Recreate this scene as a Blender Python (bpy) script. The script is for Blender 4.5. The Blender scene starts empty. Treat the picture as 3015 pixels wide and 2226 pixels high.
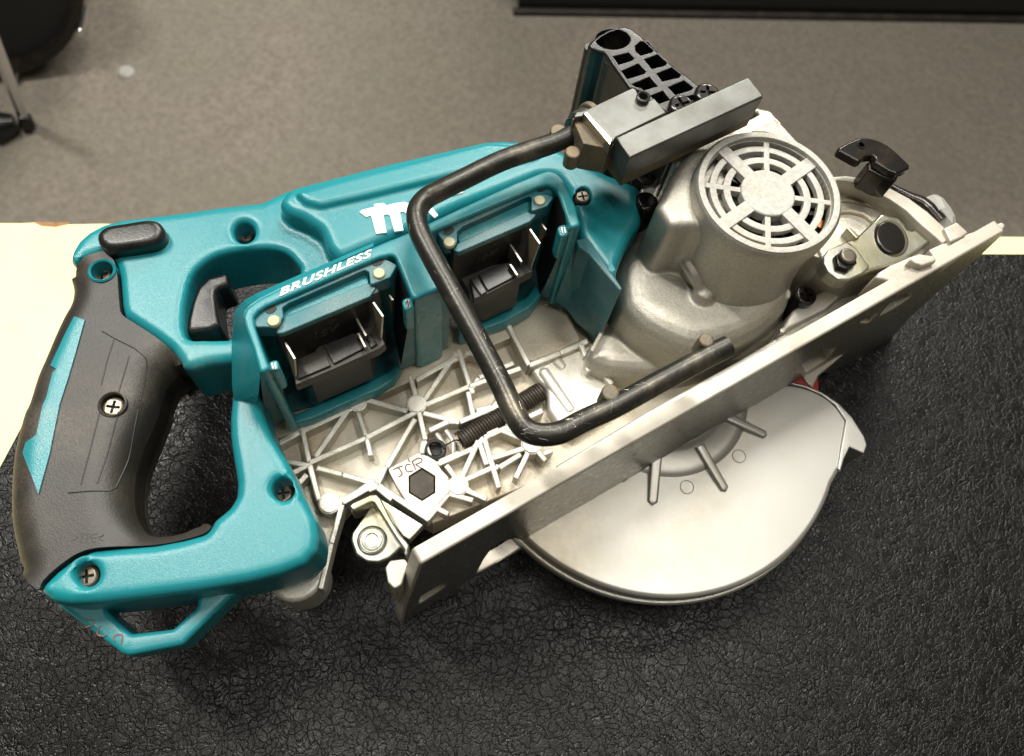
import bpy, bmesh, math, random
from mathutils import Vector, Matrix
from mathutils.geometry import tessellate_polygon, delaunay_2d_cdt
random.seed(7)
sc = bpy.context.scene
COL = sc.collection
# ---------------------------------------------------------------- camera
W, H, F = 3015.0, 2226.0, 2357.6
CAMZ = 0.42
nd = Vector((1293 - W/2, 2102 - H/2, F)).normalized()      # world down, in camera (right, down, forward)
Zc = -nd
Yc = (Vector((0, 0, 1)) - nd * nd.z).normalized()
Xc = Yc.cross(Zc)
# camera axes in world coordinates
def w_of(c): return Vector((c.dot(Xc), c.dot(Yc), c.dot(Zc)))
if w_of(Vector((1, 0, 0))).x < 0:
    Xc = -Xc
R_, D_, F_ = w_of(Vector((1, 0, 0))), w_of(Vector((0, 1, 0))), w_of(Vector((0, 0, 1)))
cam = bpy.data.cameras.new('camera'); co = bpy.data.objects.new('camera', cam); COL.objects.link(co)
m3 = Matrix((R_, -D_, -F_)).transposed()
co.matrix_world = Matrix.Translation((0, 0, CAMZ)) @ m3.to_4x4()
cam.sensor_width = 36; cam.lens = 36 * F / W; cam.clip_start = 0.01; cam.clip_end = 50
cam.dof.use_dof = True; cam.dof.focus_distance = 0.335; cam.dof.aperture_fstop = 12
sc.camera = co
def P(x, y, z=0.0):
    r = R_ * (x - W/2) + D_ * (y - H/2) + F_ * F
    return Vector((0, 0, CAMZ)) + r * ((z - CAMZ) / r.z)
# ---------------------------------------------------------------- light
wd = bpy.data.worlds.new("World"); sc.world = wd; wd.use_nodes = True
wd.node_tree.nodes['Background'].inputs[0].default_value = (1.0, 0.93, 0.82, 1)
wd.node_tree.nodes['Background'].inputs[1].default_value = 0.075
def area(name, loc, tgt, sx, sy, power, col=(1, .965, .89)):
    l = bpy.data.lights.new(name, 'AREA'); l.shape = 'RECTANGLE'; l.size = sx; l.size_y = sy; l.energy = power; l.color = col
    o = bpy.data.objects.new(name, l); COL.objects.link(o); o.location = loc
    o.rotation_euler = (Vector(tgt) - Vector(loc)).to_track_quat('-Z', 'Y').to_euler()
    return o
area('ceiling_lamp', (0.12, 1.12, 1.8), (0.05, 0.1, 0), .75, .20, 27)
area('guard_glare_light', (0.50, 0.33, 1.9), (0.05, 0.1, 0), 1.0, .14, 10)  # added light, brightens the disc of the lower guard
area('handle_glare_light', (-0.98, 0.62, 1.9), (-.1, 0.1, 0), .14, .7, 36)  # added tube-shaped light, puts the glare on the upper left handle
area('mat_sheen_light', (-0.25, -0.15, 1.9), (-.1, 0.05, 0), .7, .10, 6)  # added light, placed so its reflection gives the mat its sheen
area('carpet_fill_light', (0.1, 3.3, 1.9), (0, 1.8, -.7), 1.6, .3, 105)  # added light behind the table, only brightens the carpet
sc.view_settings.view_transform = 'Standard'; sc.view_settings.look = 'None'; sc.view_settings.exposure = 0.08
# ---------------------------------------------------------------- materials
def mat(name, base, rough=.5, metal=0., c2=None, nscale=60., nlo=.45, nhi=.7, bump=0., bscale=900., dust=None, dscale=14., dlo=.5, dhi=.75, rvar=0., coat=0., stretch=None, spec=.5):
    m = bpy.data.materials.new(name); m.use_nodes = True; nt = m.node_tree; N = nt.nodes; L = nt.links
    b = N['Principled BSDF']; b.inputs['Roughness'].default_value = rough; b.inputs['Metallic'].default_value = metal
    b.inputs['Base Color'].default_value = (*base, 1); b.inputs['Coat Weight'].default_value = coat
    b.inputs['Specular IOR Level'].default_value = spec
    tc = N.new('ShaderNodeTexCoord'); co_ = tc.outputs['Object']
    if stretch:
        mp = N.new('ShaderNodeMapping'); mp.inputs['Scale'].default_value = stretch[0]; mp.inputs['Rotation'].default_value = stretch[1]
        L.new(co_, mp.inputs[0]); cs = mp.outputs[0]
    else: cs = co_
    def noise(scale, det=4, src=None, ro=.6):
        n = N.new('ShaderNodeTexNoise'); n.inputs['Scale'].default_value = scale; n.inputs['Detail'].default_value = det
        n.inputs['Roughness'].default_value = ro
        L.new(src or co_, n.inputs['Vector']); return n.outputs['Fac']
    def ramp(src, lo, hi):
        r = N.new('ShaderNodeMapRange'); r.inputs[1].default_value = lo; r.inputs[2].default_value = hi; L.new(src, r.inputs[0]); return r.outputs[0]
    col = None
    def mix(f, a, bb):
        x = N.new('ShaderNodeMix'); x.data_type = 'RGBA'; L.new(f, x.inputs[0])
        if a is None: x.inputs[6].default_value = (*base, 1)
        else: L.new(a, x.inputs[6])
        x.inputs[7].default_value = (*bb, 1); return x.outputs[2]
    if c2: col = mix(ramp(noise(nscale, 5, cs), nlo, nhi), col, c2)
    if dust:
        f = ramp(noise(dscale, 6), dlo, dhi)
        g = ramp(noise(dscale * 45, 2), .3, .65)
        mm = N.new('ShaderNodeMath'); mm.operation = 'MULTIPLY'; L.new(f, mm.inputs[0]); L.new(g, mm.inputs[1])
        col = mix(mm.outputs[0], col, dust)
        if metal > 0:
            ml = N.new('ShaderNodeMath'); ml.operation = 'MULTIPLY_ADD'; L.new(mm.outputs[0], ml.inputs[0]); ml.inputs[1].default_value = -metal * .8; ml.inputs[2].default_value = metal
            L.new(ml.outputs[0], b.inputs['Metallic'])
    if col is not None: L.new(col, b.inputs['Base Color'])
    if rvar:
        r = N.new('ShaderNodeMath'); r.operation = 'MULTIPLY_ADD'; L.new(noise(30, 6, cs), r.inputs[0]); r.inputs[1].default_value = rvar * 2; r.inputs[2].default_value = rough - rvar
        L.new(r.outputs[0], b.inputs['Roughness'])
    if bump:
        bp = N.new('ShaderNodeBump'); bp.inputs['Strength'].default_value = bump; bp.inputs['Distance'].default_value = .0005
        L.new(noise(bscale, 3, cs), bp.inputs['Height']); L.new(bp.outputs[0], b.inputs['Normal'])
    return m
M = {}
M['teal'] = mat('teal_plastic', (.014, .20, .23), .28, c2=(.008, .21, .235), nscale=25, bump=.22, bscale=2300, dust=(.32, .30, .22), dscale=11, dlo=.56, dhi=.95, rvar=.06)
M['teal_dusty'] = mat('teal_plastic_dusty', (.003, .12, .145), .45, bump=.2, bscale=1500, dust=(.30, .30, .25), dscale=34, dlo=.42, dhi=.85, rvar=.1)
M['rubber'] = mat('grip_rubber', (.022, .0195, .0165), .46, c2=(.040, .034, .027), nscale=30, bump=.3, bscale=1500, dust=(.16, .13, .09), dscale=22, dlo=.5, dhi=.95, rvar=.08)
M['black'] = mat('black_plastic', (.007, .0065, .006), .33, c2=(.02, .018, .016), nscale=60, bump=.15, bscale=1400, dust=(.10, .08, .055), dscale=60, dlo=.55, dhi=.9)
M['terminal'] = mat('terminal_plastic', (.012, .011, .010), .5, dust=(.11, .09, .06), dscale=45, dlo=.38, dhi=.9)
M['pit'] = mat('recess_shade_black', (.004, .004, .004), .6)  # near black; paints shade into holes, slots and bays; also the drum head
M['cast'] = mat('cast_aluminium', (.66, .64, .57), .42, .55, c2=(.50, .47, .39), nscale=90, bump=.4, bscale=1500, dust=(.42, .34, .22), dscale=26, dlo=.50, dhi=.85, rvar=.06)
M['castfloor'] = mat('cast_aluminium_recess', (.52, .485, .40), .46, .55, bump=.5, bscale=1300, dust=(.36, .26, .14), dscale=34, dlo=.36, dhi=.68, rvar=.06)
M['motor'] = mat('sandy_motor_casting', (.49, .475, .43), .42, .70, c2=(.42, .39, .32), nscale=900, nlo=.4, nhi=.6, bump=.5, bscale=1900, dust=(.26, .20, .115), dscale=13, dlo=.46, dhi=.9, rvar=.05)
M['grille'] = mat('pale_grille_casting', (.44, .43, .39), .55, .12, c2=(.35, .34, .30), nscale=500, nlo=.4, nhi=.6, bump=.5, bscale=1500, dust=(.36, .27, .15), dscale=40, dlo=.5, dhi=.85)
M['guard'] = mat('silver_guard_paint', (.46, .45, .415), .38, .7, c2=(.40, .375, .32), nscale=10, bump=.10, bscale=2600, dust=(.38, .28, .14), dscale=11, dlo=.50, dhi=.95, rvar=.08)
M['sole_edge'] = mat('sole_edge_paint', (.50, .47, .40), .45, .35, c2=(.42, .37, .29), nscale=30, bump=.15, bscale=900, dust=(.20, .12, .08), dscale=40, dlo=.52, dhi=.85)
M['sole_face'] = mat('worn_sole_metal', (.36, .345, .31), .30, .8, c2=(.20, .185, .155), nscale=30, nlo=.4, nhi=.75, rvar=.12, bump=.15, bscale=120, stretch=((1, 14, 14), (0, 0, math.radians(28))))
M['zinc'] = mat('zinc_steel', (.125, .128, .12), .38, .8, c2=(.075, .073, .062), nscale=70, nlo=.35, nhi=.75, rvar=.12, bump=.05, dust=(.20, .15, .09), dscale=60, dlo=.6, dhi=.9)
M['bright'] = mat('yellow_zinc_plate', (.42, .42, .37), .32, .9, c2=(.36, .33, .19), nscale=40, nlo=.4, nhi=.65, rvar=.14, bump=.12, bscale=500)
M['nut'] = mat('dark_brown_nut', (.045, .036, .028), .5, .4, c2=(.08, .065, .05), nscale=150, bump=.4, bscale=900)
M['dirtysteel'] = mat('dusty_steel', (.13, .115, .085), .6, .5, c2=(.22, .16, .09), nscale=120, nlo=.4, nhi=.7, bump=.6, bscale=900)
M['rod'] = mat('black_oxide_steel', (.035, .033, .028), .34, .6, c2=(.20, .175, .13), nscale=55, nlo=.5, nhi=.85, rvar=.12, bump=.25, bscale=420)
M['screw'] = mat('dark_screw_steel', (.12, .105, .08), .33, .6, c2=(.22, .16, .09), nscale=300, nlo=.5, nhi=.8)
M['blackox'] = mat('black_lacquered_steel', (.012, .010, .008), .22, .3, dust=(.07, .05, .03), dscale=60, dlo=.5, dhi=.9)
M['white'] = mat('white_print', (.72, .72, .68), .5)
M['cream'] = mat('cream_bumper_rubber', (.42, .40, .25), .5)
M['blade'] = mat('contact_metal', (.42, .40, .35), .38, .9)
M['red'] = mat('red_paint', (.30, .012, .012), .4)
M['copper'] = mat('copper_winding', (.55, .22, .08), .4, .7)
M['knob'] = mat('grey_knob_plastic', (.34, .34, .31), .3)
M['ink'] = mat('faded_marker_ink', (.16, .09, .10), .6)
M['redink'] = mat('faded_red_ink', (.18, .17, .17), .5)
M['seam'] = mat('moulded_seam', (.016, .014, .012), .5)
M['chrome'] = mat('chrome', (.7, .7, .7), .15, 1.)
M['drumblack'] = mat('black_drum_shell', (.004, .004, .004), .3)
# ---------------------------------------------------------------- geometry helpers
def empty(name, loc=(0, 0, 0)):
    o = bpy.data.objects.new(name, None); COL.objects.link(o); o.location = loc; o.empty_display_size = .02; return o
def tag(o, label=None, cat=None, group=None, kind=None):
    for k, v in (('label', label), ('category', cat), ('group', group), ('kind', kind)):
        if v: o[k] = v
    return o
def link(name, bm, ms, parent=None, ang=32, wn=True):
    me = bpy.data.meshes.new(name); bmesh.ops.remove_doubles(bm, verts=bm.verts, dist=1e-7)
    bm.normal_update()
    bm.to_mesh(me); bm.free()
    for x in (ms if isinstance(ms, (list, tuple)) else [ms]): me.materials.append(M[x] if isinstance(x, str) else x)
    for p in me.polygons: p.use_smooth = True
    me.set_sharp_from_angle(angle=math.radians(ang))
    o = bpy.data.objects.new(name, me); COL.objects.link(o)
    if parent: o.parent = parent
    if wn:
        w = o.modifiers.new('wn', 'WEIGHTED_NORMAL'); w.keep_sharp = True; w.weight = 80
    return o
def winding(x, y, p):
    w = 0; n = len(p)
    for i in range(n):
        ax, ay = p[i]; bx, by = p[(i+1) % n]
        if ay <= y:
            if by > y and (bx-ax)*(y-ay) - (x-ax)*(by-ay) > 0: w += 1
        elif by <= y and (bx-ax)*(y-ay) - (x-ax)*(by-ay) < 0: w -= 1
    return w
def inside(x, y, p):
    c = False; n = len(p); j = n-1
    for i in range(n):
        if (p[i][1] > y) != (p[j][1] > y) and x < (p[j][0]-p[i][0])*(y-p[i][1])/(p[j][1]-p[i][1]) + p[i][0]: c = not c
        j = i
    return c

def area2(p): return sum(p[i][0]*p[(i+1) % len(p)][1] - p[(i+1) % len(p)][0]*p[i][1] for i in range(len(p))) / 2
def smooth_poly(p, k=4):
    n = len(p); out = []
    for i in range(n):
        a, b, c, d = p[i-1], p[i], p[(i+1) % n], p[(i+2) % n]
        for j in range(k):
            t = j / k; t2 = t*t; t3 = t2*t
            out.append(tuple(.5*(2*b[q] + (c[q]-a[q])*t + (2*a[q]-5*b[q]+4*c[q]-d[q])*t2 + (3*b[q]-a[q]-3*c[q]+d[q])*t3) for q in (0, 1)))
    return out
def fillet(p, r, seg=4):
    n = len(p); out = []
    for i in range(n):
        a, b, c = Vector(p[i-1]), Vector(p[i]), Vector(p[(i+1) % n])
        u, v = (a-b), (c-b); lu, lv = u.length, v.length
        if lu < 1e-9 or lv < 1e-9: continue
        u /= lu; v /= lv; cs = max(-1, min(1, u.dot(v))); th = math.acos(cs)
        if th > math.radians(172): out.append(tuple(b)); continue
        d = min(r / math.tan(th/2), lu*.45, lv*.45)
        for j in range(seg+1):
            t = j / seg
            out.append(tuple((b+u*d)*(1-t)**2 + b*2*t*(1-t) + (b+v*d)*t*t))
    return out
def offset(p, d):          # positive = inward for CCW
    n = len(p); out = []
    for i in range(n):
        a, b, c = Vector(p[i-1]), Vector(p[i]), Vector(p[(i+1) % n])
        e1, e2 = (b-a), (c-b)
        if e1.length < 1e-9 or e2.length < 1e-9: out.append(tuple(b)); continue
        e1.normalize(); e2.normalize()
        n1, n2 = Vector((-e1.y, e1.x)), Vector((-e2.y, e2.x)); m = n1 + n2
        if m.length < .3: m = n1
        else: m = m / max(m.dot(n1), .5)
        out.append(tuple(b + m*d))
    return out
def extr(bm, outer, z0, z1, bev=.0008, seg=3, holes=(), Mx=None, bot=0., capmat=0, holebev=None):
    """vertical prism with rounded top edge (and bottom edge if bot)"""
    Mx = Mx or Matrix()
    if area2(outer) < 0: outer = outer[::-1]
    loops = [outer] + [h if area2(h) < 0 else h[::-1] for h in holes]
    tops, bots = [], []
    for li, lp in enumerate(loops):
        b_ = bev if li == 0 or holebev is None else holebev
        rings = []
        if bot:
            for j in range(seg+1):
                t = math.pi/2 * j/seg
                rings.append((offset(lp, bot*(1-math.sin(t))), z0 + bot*(1-math.cos(t))))
        else: rings.append((lp, z0))
        if b_ > 0:
            for j in range(seg+1):
                t = math.pi/2 * j/seg
                rings.append((offset(lp, b_*(1-math.cos(t))), z1 - b_*(1-math.sin(t))))
        else: rings.append((lp, z1))
        vr = [[bm.verts.new(Mx @ Vector((x, y, z))) for x, y in r] for r, z in rings]
        n = len(lp)
        for a, b in zip(vr, vr[1:]):
            for i in range(n):
                j = (i+1) % n
                try: bm.faces.new((a[i], a[j], b[j], b[i]))
                except ValueError: pass
        tops.append((rings[-1][0], vr[-1])); bots.append((rings[0][0], vr[0]))
    for grp, fl in ((tops, False), (bots, True)):
        vs = [v for _, vv in grp for v in vv]; idx = [q for pp, _ in grp for q in pp]; ed = []; k0 = 0
        for pp, _ in grp:
            n = len(pp); ed += [(k0+i, k0+(i+1) % n) for i in range(n)]; k0 += n
        v2, e2, f2, ov, _oe, _of = delaunay_2d_cdt([Vector(q) for q in idx], ed, [], 0, 1e-8)
        mp_ = []
        zz = grp[0][1][0].co
        for q, o_ in zip(v2, ov):
            if o_: mp_.append(vs[o_[0]])
            else:
                mp_.append(bm.verts.new(Mx @ Vector((q.x, q.y, z1 if not fl else z0))))
        for t in f2:
            cx = sum(v2[i].x for i in t)/3; cy = sum(v2[i].y for i in t)/3
            if sum(winding(cx, cy, pp) for pp, _ in grp) < 1: continue
            q = [mp_[i] for i in t]
            if fl: q = q[::-1]
            try:
                f = bm.faces.new(q)
                if not fl: f.material_index = capmat
            except ValueError: pass
def fr(x0, y0, s):
    def g(st):
        v = [float(q) for q in st.replace(',', ' ').split()]
        return [(x0 + v[i]*s, y0 + v[i+1]*s) for i in range(0, len(v), 2)]
    return g
z1_, z2_, z3_, z4_, z5_ = fr(0, 600, .3631), fr(0, 1200, .4843), fr(650, 700, .33286), fr(1150, 450, .33286), fr(1600, 50, .3631)
za_, zb_, zc_, zd_, ze_ = fr(1750, 350, .454), fr(2350, 350, .3632), fr(750, 950, .40214), fr(800, 1300, .40214), fr(1500, 950, .5145)
dp_, fu_ = fr(0, 0, 1.3472), fr(0, 0, 1.)
def W2(pts, z): return [tuple(P(x, y, z)[:2]) for x, y in pts]
def slab(name, pts, z0, z1, m, parent, bev=.0008, seg=3, sm=0, fil=0, holes=(), hsm=0, hfil=0, zt=None, bot=0., bm=None, **k):
    zt = z1 if zt is None else zt
    def prep(p, s, f):
        q = W2(p, zt)
        if s: q = smooth_poly(q, s)
        if f: q = fillet(q, f)
        return q
    own = bm is None
    if own: bm = bmesh.new()
    extr(bm, prep(pts, sm, fil), z0, z1, bev, seg, [prep(h, hsm, hfil) for h in holes], bot=bot, **k)
    if own: return link(name, bm, m, parent)
def circ(c, r, n=28): return [(c[0]+r*math.cos(2*math.pi*i/n), c[1]+r*math.sin(2*math.pi*i/n)) for i in range(n)]
def tube(bm, pts, rad, n=14, caps=True):
    pts = [Vector(p) for p in pts]; rs = rad if isinstance(rad, (list, tuple)) else [rad]*len(pts)
    t0 = (pts[1]-pts[0]).normalized(); up = t0.orthogonal().normalized(); prev = None
    for i, p in enumerate(pts):
        t = (pts[min(i+1, len(pts)-1)] - pts[max(i-1, 0)]).normalized()
        up = (up - t*up.dot(t)).normalized(); sd = t.cross(up)
        ring = [bm.verts.new(p + (up*math.cos(2*math.pi*j/n) + sd*math.sin(2*math.pi*j/n))*rs[i]) for j in range(n)]
        if prev:
            for j in range(n): bm.faces.new((prev[j], prev[(j+1) % n], ring[(j+1) % n], ring[j]))
        elif caps: bm.faces.new(ring[::-1])
        prev = ring
    if caps: bm.faces.new(prev)
def lathe(bm, c, prof, n=48, Mx=None, a0=0., a1=2*math.pi):
    """prof: list of (r, z) ; axis Z through c"""
    Mx = Mx or Matrix(); full = abs(a1-a0-2*math.pi) < 1e-6; rings = []
    for r, z in prof:
        if r < 1e-9: rings.append([bm.verts.new(Mx @ Vector((c[0], c[1], c[2]+z)))]); continue
        rings.append([bm.verts.new(Mx @ Vector((c[0]+r*math.cos(a0+(a1-a0)*j/n), c[1]+r*math.sin(a0+(a1-a0)*j/n), c[2]+z))) for j in range(n if full else n+1)])
    for a, b in zip(rings, rings[1:]):
        for j in range(n):
            k = (j+1) % n if full else j+1
            q = [a[j % len(a)], a[k % len(a)], b[k % len(b)], b[j % len(b)]]
            u = []
            for v in q:
                if v not in u: u.append(v)
            if len(u) > 2:
                try: bm.faces.new(u)
                except ValueError: pass
def spline(pts, k=8):
    p = [Vector(x) for x in pts]; out = []
    for i in range(len(p)-1):
        a, b, c, d = p[max(i-1, 0)], p[i], p[i+1], p[min(i+2, len(p)-1)]
        for j in range(k):
            t = j/k; out.append(.5*(2*b + (c-a)*t + (2*a-5*b+4*c-d)*t*t + (3*b-a-3*c+d)*t**3))
    out.append(p[-1]); return out
def cyl(name, px, z0, z1, r, m, parent, bev=.0006, n=28, bm=None, hole=0, cxy=None):
    c = cxy or tuple(P(px[0], px[1], z1)[:2]); own = bm is None
    if own: bm = bmesh.new()
    extr(bm, circ(c, r, n), z0, z1, bev, 3, [circ(c, hole, n)] if hole else [])
    if own: return link(name, bm, m, parent)
def screw(px, z, r, parent, m='screw', name='screw', rot=.4):
    c = P(px[0], px[1], z); bm = bmesh.new()
    w, l = r*.13, r*.62; pts = []
    for k in range(4):
        a = rot + k*math.pi/2; ca, sa = math.cos(a), math.sin(a)
        for x, y in ((w, w), (l, w), (l, -w)) if False else ((l, -w), (l, w), (w, w)):
            pts.append((c.x + x*ca - y*sa, c.y + x*sa + y*ca))
    prof = [(r, -.003), (r, -.0008), (r*.93, -.0003), (r*.8, 0)]
    lathe(bm, (c.x, c.y, z), prof, 32)
    ring = circ((c.x, c.y), r*.8, 32)
    extr(bm, ring, z-.003, z+r*.02, r*.02, 2, [pts], holebev=0)
    o = link(name, bm, m, parent)
    b2 = bmesh.new(); extr(b2, circ((c.x, c.y), r*.7, 16), z-.004, z-.0016, 0, 1); q = link('cross_recess', b2, 'pit', o)
    return o
def text(name, s, p0, p1, z, hgt, m, parent, ext=.0003, shear=0., spacing=1., wide=None, off=.012):
    """text whose baseline runs from pixel p0 to p1 on height z"""
    cu = bpy.data.curves.new(name, 'FONT'); cu.body = s; cu.extrude = ext; cu.shear = shear; cu.space_character = spacing; cu.size = 1; cu.offset = off
    cu.resolution_u = 3
    t = bpy.data.objects.new(name, cu); COL.objects.link(t); bpy.context.view_layer.update()
    me = bpy.data.meshes.new_from_object(t.evaluated_get(bpy.context.evaluated_depsgraph_get()))
    bpy.data.objects.remove(t); bpy.data.curves.remove(cu)
    xs = [v.co.x for v in me.vertices]; x0, x1 = min(xs), max(xs); hh = max(v.co.y for v in me.vertices)
    a, b = P(*p0, z), P(*p1, z); ux = (b-a).normalized(); uy = Vector((-ux.y, ux.x, 0)); L_ = (b-a).length
    for v in me.vertices:
        q = a + ux*((v.co.x-x0)/(x1-x0)*L_) + uy*(v.co.y/hh*hgt); v.co = Vector((q.x, q.y, z + (ext if v.co.z > 0 else -ext)))
    me.name = name; me.materials.clear(); me.materials.append(M[m]); o = bpy.data.objects.new(name, me); COL.objects.link(o); o.parent = parent
    return o
def text_up(name, s_, o_, u, hgt, wid, m, parent):
    cu = bpy.data.curves.new(name, 'FONT'); cu.body = s_; cu.extrude = .01; cu.offset = .02; cu.resolution_u = 3; cu.shear = .25
    t = bpy.data.objects.new(name, cu); COL.objects.link(t); bpy.context.view_layer.update()
    me = bpy.data.meshes.new_from_object(t.evaluated_get(bpy.context.evaluated_depsgraph_get())); bpy.data.objects.remove(t); bpy.data.curves.remove(cu)
    xs = [v.co.x for v in me.vertices]; ys = [v.co.y for v in me.vertices]; x0, x1, y0, y1 = min(xs), max(xs), min(ys), max(ys)
    n = Vector((u.y, -u.x, 0))
    for v in me.vertices: v.co = o_ + u*((v.co.x-x0)/(x1-x0)*wid) + Vector((0, 0, 1))*((v.co.y-y0)/(y1-y0)*hgt) + n*(.0002 if v.co.z > 0 else -.0004)
    me.name = name; me.materials.clear(); me.materials.append(M[m]); o = bpy.data.objects.new(name, me); COL.objects.link(o); o.parent = parent
    return o
def dist_poly(x, y, poly):
    best = 1e9; n = len(poly)
    for i in range(n):
        ax, ay = poly[i]; bx, by = poly[(i+1) % n]; dx, dy = bx-ax, by-ay; l = dx*dx+dy*dy
        t = 0 if l == 0 else max(0, min(1, ((x-ax)*dx+(y-ay)*dy)/l)); qx, qy = ax+dx*t-x, ay+dy*t-y
        best = min(best, qx*qx+qy*qy)
    return math.sqrt(best)

# ---------------------------------------------------------------- the place
def leather():
    m = bpy.data.materials.new('black_leatherette'); m.use_nodes = True; nt = m.node_tree; N, L = nt.nodes, nt.links
    b = N['Principled BSDF']; tc = N.new('ShaderNodeTexCoord')
    def noise(s, d=3, src=None):
        n = N.new('ShaderNodeTexNoise'); n.inputs['Scale'].default_value = s; n.inputs['Detail'].default_value = d; L.new(src or tc.outputs['Object'], n.inputs['Vector']); return n
    def math_(op, a, bb, c=None):
        x = N.new('ShaderNodeMath'); x.operation = op
        for i, v in enumerate((a, bb, c)):
            if v is None: continue
            if isinstance(v, (int, float)): x.inputs[i].default_value = v
            else: L.new(v, x.inputs[i])
        return x.outputs[0]
    nw = noise(90, 3); mx = N.new('ShaderNodeVectorMath'); mx.operation = 'MULTIPLY_ADD'
    L.new(nw.outputs['Color'], mx.inputs[0]); mx.inputs[1].default_value = (.012, .012, .012); L.new(tc.outputs['Object'], mx.inputs[2])
    def vor(s, feat='DISTANCE_TO_EDGE'):
        v = N.new('ShaderNodeTexVoronoi'); v.feature = feat; v.inputs['Scale'].default_value = s; L.new(mx.outputs[0], v.inputs['Vector']); return v.outputs['Distance']
    def mr(src, lo, hi, a=0., bb=1.):
        r = N.new('ShaderNodeMapRange'); r.interpolation_type = 'SMOOTHSTEP'; r.inputs[1].default_value = lo; r.inputs[2].default_value = hi; r.inputs[3].default_value = a; r.inputs[4].default_value = bb; L.new(src, r.inputs[0]); return r.outputs[0]
    e1 = mr(vor(240), 0, .11); e2 = mr(vor(540), 0, .13); nn = noise(1300, 3).outputs['Fac']
    h = math_('ADD', math_('MULTIPLY', e1, .55), math_('MULTIPLY', e2, .22)); h = math_('ADD', h, math_('MULTIPLY', nn, .03))
    bp = N.new('ShaderNodeBump'); bp.inputs['Strength'].default_value = .50; bp.inputs['Distance'].default_value = .0007; L.new(h, bp.inputs['Height'])
    L.new(bp.outputs[0], b.inputs['Normal'])
    mix = N.new('ShaderNodeMix'); mix.data_type = 'RGBA'; L.new(math_('MULTIPLY', e1, mr(noise(14, 4).outputs['Fac'], .3, .7, .5, 1.)), mix.inputs[0])
    mix.inputs[6].default_value = (.002, .002, .0018, 1); mix.inputs[7].default_value = (.006, .0055, .0048, 1); L.new(mix.outputs[2], b.inputs['Base Color'])
    L.new(mr(noise(160, 3).outputs['Fac'], .3, .7, .28, .40), b.inputs['Roughness']); b.inputs['Specular IOR Level'].default_value = .27
    return m
M['leather'] = leather()
M['tabletop'] = mat('cream_laminate', (.78, .70, .38), .5, c2=(.70, .58, .30), nscale=9, nlo=.55, nhi=.8, dust=(.50, .32, .16), dscale=30, dlo=.66, dhi=.9)
M['chipwood'] = mat('exposed_chipboard', (.30, .16, .06), .8, c2=(.15, .08, .03), nscale=200)
M['carpet'] = mat('taupe_carpet', (.235, .205, .17), .9, c2=(.155, .135, .112), nscale=110, nlo=.36, nhi=.66, bump=1., bscale=260, dust=(.17, .16, .125), dscale=3.2, dlo=.35, dhi=.7, spec=.2)
FZ = -.75
bm = bmesh.new(); extr(bm, [(-6, -4), (6, -4), (6, 9), (-6, 9)], FZ-.05, FZ, 0, 1); tag(link('floor', bm, 'carpet', wn=False), kind='structure')
table = tag(empty('work_table', (0, 0, -.75)), 'cream laminate table with a chipped back edge, under the black mat', 'table')
def under(o, root): o.parent = root; o.matrix_parent_inverse = Matrix.Translation(root.location).inverted(); return o
bk = fu_('-300 650 -100 655 60 655 100 655 122 664 165 667 200 660 300 657 600 665 1200 668 2000 680 2600 694 3100 697')
bk = [(x, y + random.uniform(-1.5, 1.5)) for x, y in bk]
tp = W2(bk, 0) + [(.9, -.45), (-.9, -.45)]
bm = bmesh.new(); extr(bm, tp, -.028, 0, .001, 2); under(link('tabletop', bm, 'tabletop'), table)
bm = bmesh.new(); c4 = W2(fu_('90 653 122 664 165 668 205 659 200 650 90 648'), 0)
extr(bm, c4, -.020, -.0015, .0004, 2); under(link('chipped_edge', bm, 'chipwood'), table)
for sx in (-.8, .8):
    for yy in (-.4, .12):
        bm = bmesh.new(); extr(bm, fillet([(sx-.02, yy-.02), (sx+.02, yy-.02), (sx+.02, yy+.02), (sx-.02, yy+.02)], .004), -.75, -.028, 0, 1); under(link('leg', bm, 'blackox'), table)
mp = W2(fu_('3100 746 2400 744 1500 742 700 738 380 735 345 745 330 765 94 1192 0 1367 -150 1640'), .0035)
mp = mp[:1] + mp[1:] + [(-.42, -.40), (.45, -.40)]
bm = bmesh.new(); extr(bm, mp, .0006, .0035, .0015, 3)
tag(link('leather_mat', bm, 'leather'), 'black crinkled leatherette mat spread over the cream table under the saw', 'mat')
# background things on the carpet
def drum():
    c = P(85, 135, FZ); yaw = math.radians(20)
    root = tag(empty('drum', c), 'black drum with chrome claw hooks standing on the carpet at the top left', 'drum')
    Rr = .21
    Mx = Matrix.Translation((c.x-.03, c.y-.04, FZ+Rr+.01)) @ Matrix.Rotation(yaw, 4, 'Z') @ Matrix.Rotation(math.radians(78), 4, 'X')
    bm = bmesh.new(); lathe(bm, (0, 0, 0), [(Rr*.93, -.30), (Rr*.93, .0), (Rr*.93, .002)], 48, Mx); under(link('shell', bm, 'drumblack'), root)
    bm = bmesh.new(); lathe(bm, (0, 0, 0), [(0, .002), (Rr*.9, .002)], 48, Mx); under(link('drum_head', bm, 'pit'), root)
    bm = bmesh.new(); lathe(bm, (0, 0, 0), [(Rr*.90, -.02), (Rr*.90, .012), (Rr*.93, .016), (Rr, .014), (Rr, -.02), (Rr*.9, -.02)], 48, Mx); under(link('hoop', bm, 'blackox'), root)
    for a in (-90+8, -38, 18, -142, 150, 85):
        an = math.radians(a); bm = bmesh.new()
        lathe(bm, (0, 0, 0), [(0, .024), (.006, .022), (.009, .012), (.007, -.05), (0, -.05)], 12, Mx @ Matrix.Translation((Rr*1.02*math.cos(an), Rr*1.02*math.sin(an), 0)))
        under(link('claw_hook', bm, 'chrome'), root)
drum()
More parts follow.
